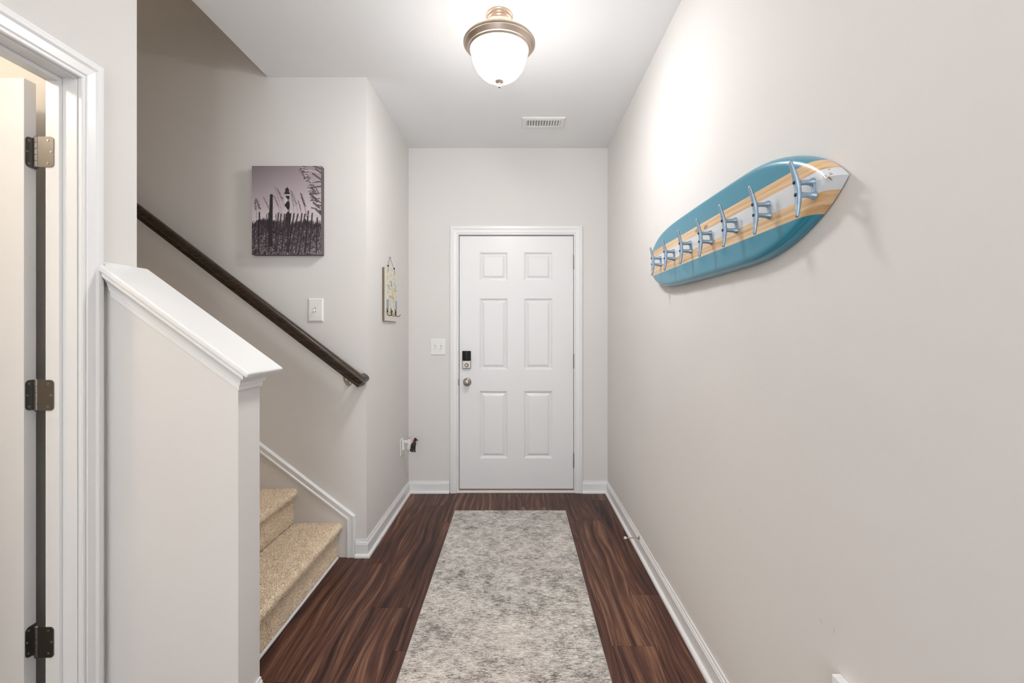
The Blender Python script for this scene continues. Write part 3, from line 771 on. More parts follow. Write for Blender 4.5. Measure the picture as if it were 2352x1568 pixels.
# the low end turns square into the wall (mitred return)
V = [railpt(4.4, a, b) for a, b in ring] + [railpt(a, a, b) for a, b in ring] + [railpt(a, YS - 0.001 - YR, b) for a, b in ring]
Fc = [tuple(range(n)), tuple(range(3 * n - 1, 2 * n - 1, -1))]
for k in (0, n): Fc += [(k + i, k + (i + 1) % n, k + n + (i + 1) % n, k + n + i) for i in range(n)]
mobj('rail', V, Fc, 'rail', hr, smooth=True, auto=35)
for s in (0.085, 1.8, 3.5):
    b0 = Vector(railpt(s, 0, -0.031))
    zb = b0.z - 0.045
    br = tube('bracket', [(b0.x, YR, b0.z - 0.001), (b0.x, YR, b0.z - 0.014), (b0.x, YR + 0.010, b0.z - 0.03), (b0.x, YR + 0.03, zb), (b0.x, YS - 0.006, zb - 0.004)], [0.007, 0.006, 0.006, 0.0065, 0.008], 'lampmetal', hr, 12)
    rs = lathe('rosette', [(0, -0.006), (0.013, -0.006), (0.017, -0.003), (0.018, -0.0005), (0, -0.0005)], 'lampmetal', None, (b0.x, YS, zb - 0.006), 'y', 20); rs.parent = br

# ------------------------------------------------------------------ rug
RX0, RX1, RY0, RY1 = -0.447, 0.353, 0.86, 3.298
rg = empty('runner_rug', ((RX0 + RX1) / 2, (RY0 + RY1) / 2, 0), 'long grey and cream distressed runner rug on the dark floor', 'rug')
nx_, ny_ = 60, 180
V = []; Fc = []
hx, hy = (RX1 - RX0) / 2, (RY1 - RY0) / 2
for j in range(ny_ + 1):
    for i in range(nx_ + 1):
        x = -hx + 0.004 + (2 * hx - 0.008) * i / nx_; y = -hy + 0.003 + (2 * hy - 0.006) * j / ny_
        V.append((x, y, 0.0085 + 0.0006 * mnoise.noise(Vector((x * 40, y * 40, 0))) + 0.0008 * mnoise.noise(Vector((x * 5, y * 5, 3)))))
for j in range(ny_):
    for i in range(nx_):
        a = j * (nx_ + 1) + i
        Fc.append((a, a + 1, a + nx_ + 2, a + nx_ + 1))
o = mobj('pile', V, Fc, 'rug', None, smooth=True); o.parent = rg
o = boxes('binding', [(-hx, hx, -hy, hy, 0.0006, 0.0072)], 'rugedge', None, bevel=0.0025, seg=2); o.parent = rg

# ------------------------------------------------------------------ ceiling light
LX, LY = -0.081, 2.126
cl = empty('ceiling_light', (LX, LY, HC), 'lit bowl ceiling light with brushed metal rim', 'ceiling light')
def lt(name, prof, mat, closed=False, seg=64): 
    return lathe(name, prof, mat, cl, (LX, LY, HC), 'z', seg, closed=closed, auto=32)
lt('canopy', [(0, -0.0005), (0.062, -0.0005), (0.0635, -0.004), (0.0615, -0.009), (0.057, -0.0105), (0.0575, -0.014), (0.0545, -0.0195), (0.050, -0.021), (0.0475, -0.028), (0.041, -0.031), (0.039, -0.034), (0.0375, -0.036), (0.036, -0.06), (0.040, -0.085), (0.040, -0.092), (0.033, -0.096), (0.012, -0.098), (0, -0.098)], 'lampmetal')
lt('rim', [(0.118, -0.116), (0.150, -0.120), (0.163, -0.125), (0.1665, -0.130), (0.1665, -0.136), (0.163, -0.1395), (0.1585, -0.1395), (0.153, -0.149), (0.1475, -0.158), (0.143, -0.1595), (0.1415, -0.1625), (0.137, -0.1665), (0.133, -0.1665), (0.1325, -0.15), (0.130, -0.13), (0.120, -0.121)], 'lampmetal', closed=True)
bp_ = []
for t in np.linspace(0, 1, 22):
    a = t * math.pi / 2
    bp_.append((0.1315 * math.cos(a) ** 0.86 if t < 1 else 0.0, -0.163 - 0.141 * math.sin(a) ** 1.06))
lt('glass_bowl', bp_, 'glow')
lt('finial', [(0, -0.3045), (0.020, -0.3035), (0.0212, -0.306), (0.017, -0.311), (0.009, -0.3145), (0.007, -0.318), (0.009, -0.321), (0.009, -0.3235), (0.0065, -0.326), (0.008, -0.329), (0.0075, -0.333), (0.004, -0.336), (0, -0.337)], 'lampmetal', seg=24)
lt('glow_baffle', [(0.0, -0.1125), (0.034, -0.1125), (0.108, -0.1145), (0.109, -0.1165), (0.034, -0.1155), (0.0, -0.1155)], 'lampmetal')  # unseen plate added to hold back the bowl's upward glow

# ------------------------------------------------------------------ ceiling register
VX, VY, VW, VD = 0.1855, 3.213, 0.300, 0.158
vt = empty('ceiling_vent', (VX, VY, HC), 'small white slatted air vent in the ceiling near the front door', 'vent')
def frame_ring(ins, z): return [(VX - VW / 2 + ins, VY - VD / 2 + ins, z), (VX + VW / 2 - ins, VY - VD / 2 + ins, z), (VX + VW / 2 - ins, VY + VD / 2 - ins, z), (VX - VW / 2 + ins, VY + VD / 2 - ins, z)]
loops = [frame_ring(0, HC - 0.0005), frame_ring(0.0, HC - 0.004), frame_ring(0.006, HC - 0.010), frame_ring(0.026, HC - 0.013), frame_ring(0.030, HC - 0.013), frame_ring(0.031, HC - 0.0008)]
V = [p for l in loops for p in l]; Fc = []
for i in range(len(loops) - 1):
    for q in range(4):
        a, b = i * 4 + q, i * 4 + (q + 1) % 4
        Fc.append((a, b, b + 4, a + 4))
mobj('frame', V, Fc, 'trim', vt)
box('duct_shade', VX - VW / 2 + 0.0315, VX + VW / 2 - 0.0315, VY - VD / 2 + 0.0315, VY + VD / 2 - 0.0315, HC - 0.0018, HC - 0.0004, 'dark', vt)  # flat sheet painted as the shade behind the slats
for k in range(13):
    x = VX - VW / 2 + 0.036 + k * (VW - 0.072) / 12
    y0, y1 = VY - VD / 2 + 0.032, VY + VD / 2 - 0.032
    sl = 0.011
    mobj('slat', [(x - sl, y0, HC - 0.003), (x + 0.002, y0, HC - 0.0125), (x + 0.004, y0, HC - 0.0125), (x - sl + 0.002, y0, HC - 0.003), (x - sl, y1, HC - 0.003), (x + 0.002, y1, HC - 0.0125), (x + 0.004, y1, HC - 0.0125), (x - sl + 0.002, y1, HC - 0.003)],
         [(0, 1, 2, 3), (7, 6, 5, 4), (0, 4, 5, 1), (1, 5, 6, 2), (2, 6, 7, 3), (3, 7, 4, 0)], 'trim', vt)

# ------------------------------------------------------------------ switch plates
def plate(name, cx, cz, w_, h_, ywall, label, toggles, cat='light switch'):
    t = empty(name, (cx, ywall, cz - h_ / 2), label, cat)
    def rr(ins, y): return [(cx - w_ / 2 + ins, y, cz - h_ / 2 + ins), (cx + w_ / 2 - ins, y, cz - h_ / 2 + ins), (cx + w_ / 2 - ins, y, cz + h_ / 2 - ins), (cx - w_ / 2 + ins, y, cz + h_ / 2 - ins)]
    lp = [rr(0, ywall - 0.0004), rr(0, ywall - 0.003), rr(0.0025, ywall - 0.006), rr(0.007, ywall - 0.0075)]
    V = [p for l in lp for p in l]; Fc = [(3, 2, 1, 0), (12, 13, 14, 15)]
    for i in range(3):
        for q in range(4):
            a, b = i * 4 + q, i * 4 + (q + 1) % 4
            Fc.append((a, b, b + 4, a + 4))
    mobj('cover_plate', V, Fc, 'plastic', t)
    for (tx, up) in toggles:
        sl = box('slot_shade', tx - 0.005, tx + 0.005, ywall - 0.0082, ywall - 0.0077, cz - 0.012, cz + 0.012, 'plastic_shade', t)  # grey patch painted as the shade inside the toggle opening
        s = 1 if up else -1
        V = [(tx - 0.0038, ywall - 0.008, cz - 0.008), (tx + 0.0038, ywall - 0.008, cz - 0.008), (tx + 0.0038, ywall - 0.008, cz + 0.008), (tx - 0.0038, ywall - 0.008, cz + 0.008),
             (tx - 0.003, ywall - 0.024, cz + s * 0.009 - 0.004), (tx + 0.003, ywall - 0.024, cz + s * 0.009 - 0.004), (tx + 0.003, ywall - 0.024, cz + s * 0.009 + 0.004), (tx - 0.003, ywall - 0.024, cz + s * 0.009 + 0.004)]
        tg = mobj('toggle', V, [(0, 1, 2, 3), (7, 6, 5, 4), (0, 4, 5, 1), (1, 5, 6, 2), (2, 6, 7, 3), (3, 7, 4, 0)], 'plastic', t, bevel=0.0008)
        for dz in (0.03, -0.03):
            lathe('screw', [(0, -0.0088), (0.002, -0.0086), (0.003, -0.0077), (0, -0.0076)], 'plastic', t, (tx, ywall, cz + dz), 'y', 12)
    return t
s1 = 1050 / YS
plate('light_switch', (726 - 1187) / s1, CAM_Z - (711.5 - 757) / s1, 0.086, 0.134, YS, 'single white light switch under the lighthouse picture', [((725 - 1187) / s1, False)])
cx2 = (1006.5 - 1187) / 285.6
plate('light_switch', cx2, zpx(796.5), 0.123, 0.130, YB, 'double white light switch beside the front door', [(cx2 - 0.023, False), (cx2 + 0.023, False)])

# ------------------------------------------------------------------ lighthouse canvas
def seg_draw(im, x0, y0, x1, y1, wd, col, al=1.0):
    H, W = im.shape[:2]
    xa, xb = int(max(0, min(x0, x1) - wd - 1)), int(min(W, max(x0, x1) + wd + 2)); ya, yb = int(max(0, min(y0, y1) - wd - 1)), int(min(H, max(y0, y1) + wd + 2))
    if xa >= xb or ya >= yb: return
    yy, xx = np.mgrid[ya:yb, xa:xb]
    dx, dy = x1 - x0, y1 - y0; L2 = dx * dx + dy * dy + 1e-9
    t = np.clip(((xx - x0) * dx + (yy - y0) * dy) / L2, 0, 1)
    d = np.hypot(xx - x0 - t * dx, yy - y0 - t * dy)
    m = (np.clip(wd / 2 + 0.5 - d, 0, 1) * al)[..., None]
    im[ya:yb, xa:xb] = im[ya:yb, xa:xb] * (1 - m) + np.array(col, float) * m
def poly_draw(im, pts, col, al=1.0):
    H, W = im.shape[:2]
    P = np.array(pts, float)
    xa, xb = int(max(0, P[:, 0].min() - 1)), int(min(W, P[:, 0].max() + 2)); ya, yb = int(max(0, P[:, 1].min() - 1)), int(min(H, P[:, 1].max() + 2))
    if xa >= xb or ya >= yb: return
    acc = np.zeros((yb - ya, xb - xa))
    for ox in (-.25, .25):
        for oy in (-.25, .25):
            yy, xx = np.mgrid[ya:yb, xa:xb]; xx = xx + ox; yy = yy + oy
            ins = np.zeros(xx.shape, bool)
            for (ax, ay), (bx, by) in zip(P, np.roll(P, -1, 0)):
                c = ((ay > yy) != (by > yy)) & (xx < (bx - ax) * (yy - ay) / (by - ay + 1e-12) + ax)
                ins ^= c
            acc += ins * 0.25
    m = (acc * al)[..., None]
    im[ya:yb, xa:xb] = im[ya:yb, xa:xb] * (1 - m) + np.array(col, float) * m
def print_grid(name, im, to3d, mat, parent):
    """flat print: one quad per pixel with a colour attribute"""
    H, W = im.shape[:2]
    V = [to3d(i / W, j / H) for j in range(H + 1) for i in range(W + 1)]
    Fc = []
    for j in range(H):
        for i in range(W):
            a = j * (W + 1) + i
            Fc.append((a, a + W + 1, a + W + 2, a + 1))
    me = bpy.data.meshes.new(name); me.from_pydata(V, [], Fc)
    at = me.color_attributes.new('print', 'FLOAT_COLOR', 'CORNER')
    c = np.clip(im / 255.0, 0, 1); c = np.where(c <= 0.04045, c / 12.92, ((c + 0.055) / 1.055) ** 2.4)
    c = np.repeat(np.concatenate([c, np.ones((H, W, 1))], 2).reshape(-1, 4), 4, axis=0).astype(np.float32)
    at.data.foreach_set('color', c.ravel())
    me.materials.append(M[mat])
    o = bpy.data.objects.new(name, me); COL.objects.link(o)
    return adopt(o, parent)

def lighthouse_picture():
    W, H = 208, 264
    kx_, ky_ = W / 1037.0, H / 1312.0
    X = lambda z: (z - 118) * kx_
    Y = lambda z: (z - 148) * ky_
    yy, xx = np.mgrid[0:H, 0:W]
    v = yy / H; u = xx / W
    top = np.array([142, 130, 136.]); low = np.array([224, 211, 216.])
    t = np.clip(v / 0.65, 0, 1)[..., None]
    im = top * (1 - t) + low * t + (u[..., None] - 0.35) * np.array([34, 32, 34.]) * (1 - t)
    r = random.Random(3)
    def soft(n, s):  # smooth random row
        return [r.uniform(-1, 1) for _ in range(n)]
    # sea oats behind
    def oat(x0, y0, x1, y1, n, ln, col, wd, side):
        for i in range(12):
            a, b = i / 12, (i + 1) / 12
            bend = lambda q: (x1 - x0) * q ** 1.6
            seg_draw(im, X(x0 + bend(a)), Y(y0 + (y1 - y0) * a), X(x0 + bend(b)), Y(y0 + (y1 - y0) * b), 0.9, col, 0.8)
        for i in range(n):
            q = 1 - 0.42 * i / n
            px_, py_ = x0 + (x1 - x0) * q ** 1.6, y0 + (y1 - y0) * q
            dx = side * r.uniform(0.4, 1.0) * ln; dy = r.uniform(0.1, 0.7) * ln
            seg_draw(im, X(px_), Y(py_), X(px_ + dx), Y(py_ + dy), wd * r.uniform(.7, 1.2), col, 0.85)
    g1, g2 = (92, 80, 86), (110, 98, 104)
    oat(250, 1000, 170, 620, 22, 55, g2, 1.6, 0.8); oat(190, 1000, 172, 640, 14, 40, g1, 1.5, -0.6)
    oat(420, 1000, 285, 610, 10, 45, g2, 1.6, 0.7); oat(580, 980, 450, 450, 8, 30, g2, 1.1, 0.4)
    oat(620, 900, 480, 470, 14, 60, g2, 1.4, 0.9); oat(560, 960, 430, 580, 10, 60, g2, 1.3, 0.8)
    oat(830, 1000, 690, 500, 14, 50, g2, 1.4, 0.8); oat(760, 1000, 700, 560, 8, 40, g2, 1.2, 0.7)
    oat(870, 1000, 805, 650, 12, 35, g1, 1.6, 0.5); oat(950, 1000, 840, 545, 26, 45, g1, 1.8, 0.6)
    oat(930, 900, 850, 600, 16, 40, g1, 1.8, 0.5)
    # lighthouse
    poly_draw(im, [(X(608), Y(570)), (X(677), Y(570)), (X(690), Y(1010)), (X(590), Y(1010))], (206, 194, 200))
    poly_draw(im, [(X(655), Y(570)), (X(677), Y(570)), (X(690), Y(1010)), (X(660), Y(1010))], (120, 110, 116), 0.6)
    bk = (34, 28, 34)
    poly_draw(im, [(X(612), Y(588)), (X(677), Y(588)), (X(678), Y(622)), (X(658), Y(648))], bk)
    poly_draw(im, [(X(658), Y(655)), (X(680), Y(690)), (X(682), Y(765)), (X(660), Y(802)), (X(602), Y(725))], bk)
    poly_draw(im, [(X(660), Y(812)), (X(690), Y(862)), (X(692), Y(1010)), (X(605), Y(1010)), (X(622), Y(862))], bk)
    poly_draw(im, [(X(597), Y(540)), (X(687), Y(540)), (X(683), Y(562)), (X(603), Y(562))], bk)
    poly_draw(im, [(X(606), Y(562)), (X(679), Y(562)), (X(677), Y(588)), (X(608), Y(588))], (196, 184, 190))
    poly_draw(im, [(X(618), Y(498)), (X(670), Y(498)), (X(676), Y(545)), (X(610), Y(545))], (52, 44, 48))
    poly_draw(im, [(X(614), Y(500)), (X(622), Y(480)), (X(642), Y(464)), (X(664), Y(480)), (X(672), Y(500))], bk)
    seg_draw(im, X(643), Y(452), X(643), Y(475), 1, bk)
    # dark scrub line
    for i in range(W):
        zx = 118 + i / kx_
        h = 965 + 30 * math.sin(zx * 0.012 + 1) + r.uniform(-22, 22) + (50 if zx > 690 and zx < 900 else 0) + (20 if zx < 180 else 0)
        if 560 < zx < 700: h += 10
        seg_draw(im, i, Y(h), i, H, 1.4, (46, 38, 44), 0.95)
    # grass streaks
    for k in range(2600):
        x = r.uniform(0, W); y = r.uniform(Y(985), H)
        ln = r.uniform(3, 20); lean = r.uniform(-0.25, 0.45)
        dep = (y - Y(985)) / (H - Y(985))
        c = r.choice([18, 26, 38, 54, 76, 104, 136, 170]) * (0.75 + 0.5 * dep * r.random())
        seg_draw(im, x, y, x + lean * ln, y - ln * 0.8 if y - ln * .8 > Y(950) else Y(950), r.uniform(0.6, 1.2), (c * 1.04, c * 0.93, c), 0.7)
    for k in range(110):
        x = r.uniform(0, W); y = r.uniform(H * 0.80, H * 1.02); rad = r.uniform(6, 18)
        c = r.uniform(140, 205)
        p = None
        for q in range(7):
            a = math.pi * (0.95 - 0.12 * q); pn = (x + rad * math.cos(a), y - rad * 0.7 * math.sin(a))
            if p: seg_draw(im, *p, *pn, 0.8, (c, c * .92, c * .96), 0.6)
            p = pn
    for k in range(800):
        x = r.uniform(0, W); y = H * (1 - 0.3 * r.random() ** 1.5)
        x = W * (1 - (1 - x / W) ** 1.5)
        c = r.uniform(190, 250)
        seg_draw(im, x, y, x + r.uniform(-1.5, 1.5), y - r.uniform(0.5, 3), 0.8, (c, c * .94, c * .97), 0.75)
    # fence slats
    for (tx, ty, lean) in ((230, 830, -12), (340, 850, -8), (372, 835, 0), (478, 850, -6), (515, 833, -40), (555, 850, -55), (605, 850, -30), (650, 850, 10), (700, 845, -50), (748, 845, -70), (805, 850, -80), (868, 845, -75), (912, 850, -70), (962, 806, -40), (1020, 840, -30), (1095, 905, -10)):
        wz = 22 if tx not in (340, 478) else 12
        c = r.uniform(34, 50)
        bx, by = tx + lean * 1.3, 1420
        poly_draw(im, [(X(tx - wz / 2), Y(ty)), (X(tx + wz / 2), Y(ty)), (X(bx + wz / 2), Y(by)), (X(bx - wz / 2), Y(by))], (c * 1.05, c * .9, c), 0.88)
        seg_draw(im, X(tx + wz / 2 - 2), Y(ty + 5), X(bx + wz / 2 - 2), Y(by), 0.8, (116, 104, 110), 0.5)
    seg_draw(im, X(118), Y(905), X(1150), Y(885), 0.7, (120, 108, 114), 0.6)
    poly_draw(im, [(X(386), Y(572)), (X(400), Y(563)), (X(418), Y(563)), (X(430), Y(575)), (X(424), Y(1340)), (X(360), Y(1340)), (X(370), Y(1000))], (44, 37, 42))
    seg_draw(im, X(424), Y(590), X(420), Y(1200), 1.0, (96, 86, 92), 0.6)
    # big oats at the right
    def big(path, n, ln, dark, side, wd):
        for (a, b) in zip(path[:-1], path[1:]): seg_draw(im, X(a[0]), Y(a[1]), X(b[0]), Y(b[1]), 1.1, (84, 74, 80), 0.9)
        for i in range(n):
            q = i / n * (len(path) - 1); k = int(q); f = q - k
            px_ = path[k][0] + (path[k + 1][0] - path[k][0]) * f; py_ = path[k][1] + (path[k + 1][1] - path[k][1]) * f
            s_ = side if r.random() < .7 else -side
            dx = s_ * r.uniform(.5, 1) * ln; dy = r.uniform(-.1, .5) * ln
            c = dark if r.random() < .72 else (214, 202, 206)
            seg_draw(im, X(px_), Y(py_), X(px_ + dx), Y(py_ + dy), wd * r.uniform(.6, 1.2), c, .9)
    big([(880, 140), (905, 230), (950, 320), (1000, 440), (1040, 560)], 46, 60, (78, 68, 74), -1, 2.0)
    big([(838, 190), (880, 270), (905, 340)], 12, 30, (78, 68, 74), 1, 1.8)
    big([(1000, 460), (1050, 600), (1110, 760), (1150, 860)], 40, 80, (82, 72, 78), 1, 2.8)
    for (a, b, c, d, wd, col) in ((1030, 140, 1150, 190, 5, (88, 78, 84)), (1070, 190, 1150, 250, 5, (92, 82, 88)), (965, 205, 1120, 245, 2.2, (222, 212, 214)), (1030, 260, 1150, 345, 5, (84, 74, 80)),
                                  (1040, 385, 1150, 378, 4, (84, 74, 80)), (1010, 390, 1070, 370, 1.6, (214, 204, 206)), (1020, 462, 1150, 448, 5, (88, 78, 84)), (960, 525, 1150, 545, 2.4, (140, 128, 134)),
                                  (990, 560, 1080, 640, 7, (84, 74, 80)), (1080, 480, 1120, 560, 3, (92, 82, 88)), (920, 770, 1040, 700, 1.6, (210, 198, 202)), (1040, 690, 1120, 760, 6, (84, 74, 80)), (1010, 765, 1080, 780, 4, (92, 82, 88)),
                                  (980, 850, 1140, 785, 1.8, (216, 206, 210)), (1080, 790, 1150, 860, 6, (84, 74, 80)), (940, 880, 1010, 850, 1.5, (206, 196, 200)), (1090, 660, 1150, 690, 4, (96, 86, 92)), (1060, 870, 1130, 900, 3, (200, 190, 194))):
        seg_draw(im, X(a), Y(b), X(c), Y(d), wd, col, .85)
    return im
YC = YS - 0.040; sc_ = 1050 / YC
CX0, CX1 = (578 - 1187) / sc_, (738 - 1187) / sc_
CZ0, CZ1 = CAM_Z - (585 - 757) / sc_, CAM_Z - (380.5 - 757) / sc_
cv_ = empty('canvas_print', ((CX0 + CX1) / 2, YS, CZ0), 'dark canvas print of a diamond patterned lighthouse behind a dune fence', 'picture')
box('canvas_wrap', CX0, CX1, YC + 0.0008, YS - 0.001, CZ0, CZ1, 'canvas_side', cv_, bevel=0.002, seg=2)
print_grid('printed_face', lighthouse_picture(), lambda a, b: (CX0 + 0.0012 + (CX1 - CX0 - 0.0024) * a, YC, CZ1 - 0.0012 - (CZ1 - CZ0 - 0.0024) * b), 'print', cv_)

# ------------------------------------------------------------------ painted hook sign on the wall left of the front door
SY0, SY1, SZ0, SZ1 = 2.955, 3.27, 1.368, 1.715
XS = XL + 0.014
sg = empty('hook_sign', (XL, (SY0 + SY1) / 2, SZ0), 'small painted wooden sign with three wire hooks left of the front door', 'wall hook')
box('board', XL + 0.003, XS, SY0, SY1, SZ0, SZ1, 'signwood', sg, bevel=0.001)
def sign_picture():
    W, H = 110, 120
    im = np.zeros((H, W, 3)) + np.array([226, 221, 205.])
    r = random.Random(5)
    im += np.array([[[r.uniform(-3, 3)] * 3 for _ in range(W)] for _ in range(H)])
    X = lambda a: a * W
    Y = lambda b: b * H
    bl = (148, 164, 190); ln = (90, 88, 88); tan = (222, 196, 148); ye = (226, 186, 96); gr = (98, 124, 96); lb = (160, 182, 206)
    poly_draw(im, [(X(.14), Y(.585)), (X(.32), Y(.585)), (X(.30), Y(.78)), (X(.14), Y(.78))], bl)
    poly_draw(im, [(X(.84), Y(.585)), (X(.98), Y(.585)), (X(.98), Y(.78)), (X(.86), Y(.78))], bl)
    poly_draw(im, [(X(.50), Y(.24)), (X(.56), Y(.24)), (X(.73), Y(.54)), (X(.57), Y(.52))], tan)
    poly_draw(im, [(X(.47), Y(.21)), (X(.52), Y(.20)), (X(.56), Y(.31)), (X(.51), Y(.32))], (120, 120, 122))
    def wob(p, c=ln, wd=1.2):
        for (a, b), (c_, d) in zip(p[:-1], p[1:]): seg_draw(im, X(a), Y(b), X(c_), Y(d), wd, c, .85)
    # boot-like bucket of loose outlines
    wob([(.30, .62), (.38, .50), (.52, .51), (.72, .54), (.84, .62), (.84, .78), (.80, .86)]); wob([(.38, .50), (.40, .53), (.62, .545), (.84, .61)])
    wob([(.30, .62), (.27, .76), (.25, .84), (.30, .88), (.58, .88), (.60, .84), (.62, .75)]); wob([(.62, .75), (.66, .86), (.88, .87), (.92, .83), (.86, .78)])
    wob([(.28, .84), (.56, .845)]); wob([(.66, .845), (.88, .835)]); wob([(.40, .62), (.46, .66), (.40, .69)]); wob([(.62, .60), (.70, .64), (.66, .70), (.74, .72)]); wob([(.44, .70), (.52, .74), (.42, .76)])
    for (a, b) in ((.36, .79), (.46, .80), (.74, .75), (.82, .76), (.40, .57), (.54, .58)): poly_draw(im, [(X(a), Y(b)), (X(a + .09), Y(b - .01)), (X(a + .10), Y(b + .035)), (X(a + .01), Y(b + .04))], ye, .75)
    wob([(.22, .46), (.30, .34), (.34, .28)], gr, 1.8); wob([(.22, .30), (.34, .36), (.48, .38)], gr, 1.6); wob([(.30, .34), (.44, .30)], gr, 1.6)
    wob([(.74, .40), (.82, .34), (.90, .28)], gr, 1.8); wob([(.74, .33), (.86, .38), (.94, .36)], gr, 1.6); wob([(.80, .44), (.84, .36)], gr, 1.5)
    for (a, b) in ((.36, .24), (.16, .32), (.78, .28), (.70, .26)): seg_draw(im, X(a), Y(b), X(a + .09), Y(b - .015), 3, lb, .9)
    seg_draw(im, X(.20), Y(.15), X(.25), Y(.20), 4, ye, .9); seg_draw(im, X(.18), Y(.145), X(.22), Y(.165), 1.5, ln, .8)
    seg_draw(im, X(.42), Y(.14), X(.52), Y(.07), 3, (196, 180, 150), .8); wob([(.64, .16), (.76, .13), (.82, .16)], (160, 160, 160), 1)
    wob([(.70, .22), (.84, .18)], (160, 160, 160), 1); wob([(.88, .46), (.92, .58)], ln, .9); wob([(.36, .42), (.30, .46)], ln, .9)
    return im
print_grid('painted_face', sign_picture(), lambda a, b: (XS + 0.0004, SY0 + 0.001 + (SY1 - SY0 - 0.002) * a, SZ1 - 0.001 - (SZ1 - SZ0 - 0.002) * b), 'paintedsign', sg)
nail = (XL + 0.010, 3.105, 1.800)
h1, h2 = (XS + 0.002, 3.035, 1.735), (XS + 0.002, 3.185, 1.735)
tube('hanging_wire', [(XS + 0.001, 3.03, 1.695), (XS + 0.005, 3.034, 1.715), h1, (XL + 0.012, 3.07, 1.768), nail, (XL + 0.012, 3.14, 1.768), h2, (XS + 0.005, 3.186, 1.715), (XS + 0.001, 3.19, 1.695)], 0.0011, 'wire', sg, 6)
for p in (h1, h2):
    lathe('bead', [(0, -0.006), (0.004, -0.005), (0.006, 0), (0.004, 0.005), (0, 0.006)], 'black', sg, p, 'z', 12)
for y in (3.03, 3.19):
    lathe('eyelet', [(0, 0.0012), (0.0035, 0.0012), (0.0035, 0.0003), (0, 0.0003)], 'black', sg, (XS + 0.0004, y, 1.692), 'x', 10)
tube('nail', [(XL + 0.0006, 3.105, 1.800), (XL + 0.014, 3.105, 1.802)], [0.0016, 0.002], 'nickel_dark', sg, 8)
for y in (3.005, 3.108, 3.211):
    zc = 1.418
    pts = [(XS + 0.0015, y, zc + 0.034), (XS + 0.006, y, zc + 0.020)]
    for k in range(13):
        a = math.radians(150 + k * 17)
        pts.append((XS + 0.021 + 0.017 * math.cos(a), y, zc + 0.001 + 0.017 * math.sin(a)))
    hk = tube('hook', pts, [0.0022] * (len(pts) - 1) + [0.0015], 'wire', sg, 8)
    bd = lathe('hook_knob', [(0, -0.008), (0.004, -0.006), (0.0052, 0), (0.004, 0.006), (0, 0.008)], 'wire', None, (XS + 0.0062, y, zc + 0.014), 'z', 12); bd.parent = hk

# ------------------------------------------------------------------ outlet with plug-in night light and dog figure
OYC, OZC = 3.44, 0.428
ot = empty('wall_outlet', (XL, OYC, OZC - 0.06), 'white wall outlet low beside the front door corner', 'outlet')
def rrx(ins, x): return [(x, OYC - 0.037 + ins, OZC - 0.06 + ins), (x, OYC + 0.037 - ins, OZC - 0.06 + ins), (x, OYC + 0.037 - ins, OZC + 0.06 - ins), (x, OYC - 0.037 + ins, OZC + 0.06 - ins)]
lp = [rrx(0, XL + 0.0004), rrx(0, XL + 0.003), rrx(0.003, XL + 0.006)]
V = [p for l in lp for p in l]; Fc = [(0, 1, 2, 3), (8, 9, 10, 11)]
for i in range(2):
    for q in range(4):
        a, b = i * 4 + q, i * 4 + (q + 1) % 4
        Fc.append((a, b, b + 4, a + 4))
mobj('cover_plate', V, Fc, 'plastic', ot)
for dz in (0.02, -0.02):
    lathe('receptacle', [(0, 0.0075), (0.0155, 0.0075), (0.0165, 0.0062), (0, 0.0061)], 'plastic', ot, (XL, OYC, OZC + dz), 'x', 24)
nl = empty('night_light', (XL + 0.0076, OYC, 0.40), 'white plug-in night light with a small black dog figure in the outlet', 'night light')
box('plug', XL + 0.0082, XL + 0.026, OYC - 0.021, OYC + 0.021, 0.408, 0.478, 'plastic', nl, bevel=0.004, seg=3)
box('arm', XL + 0.026, XL + 0.052, OYC - 0.010, OYC + 0.010, 0.458, 0.477, 'plastic', nl, bevel=0.004, seg=3)
box('socket', XL + 0.052, XL + 0.073, OYC - 0.013, OYC + 0.013, 0.448, 0.489, 'plastic', nl, bevel=0.004, seg=3)
lathe('shade', [(0.006, 0.4475), (0.0125, 0.4475), (0.0155, 0.437), (0.0155, 0.420), (0.012, 0.405), (0.006, 0.3985), (0, 0.398)], 'frost', nl, (XL + 0.058, OYC, 0), 'z', 24)
lathe('bulb_tip', [(0, 0.4985), (0.006, 0.4975), (0.0085, 0.494), (0.0085, 0.4895), (0, 0.4893)], 'brass', nl, (XL + 0.062, OYC, 0), 'z', 16)
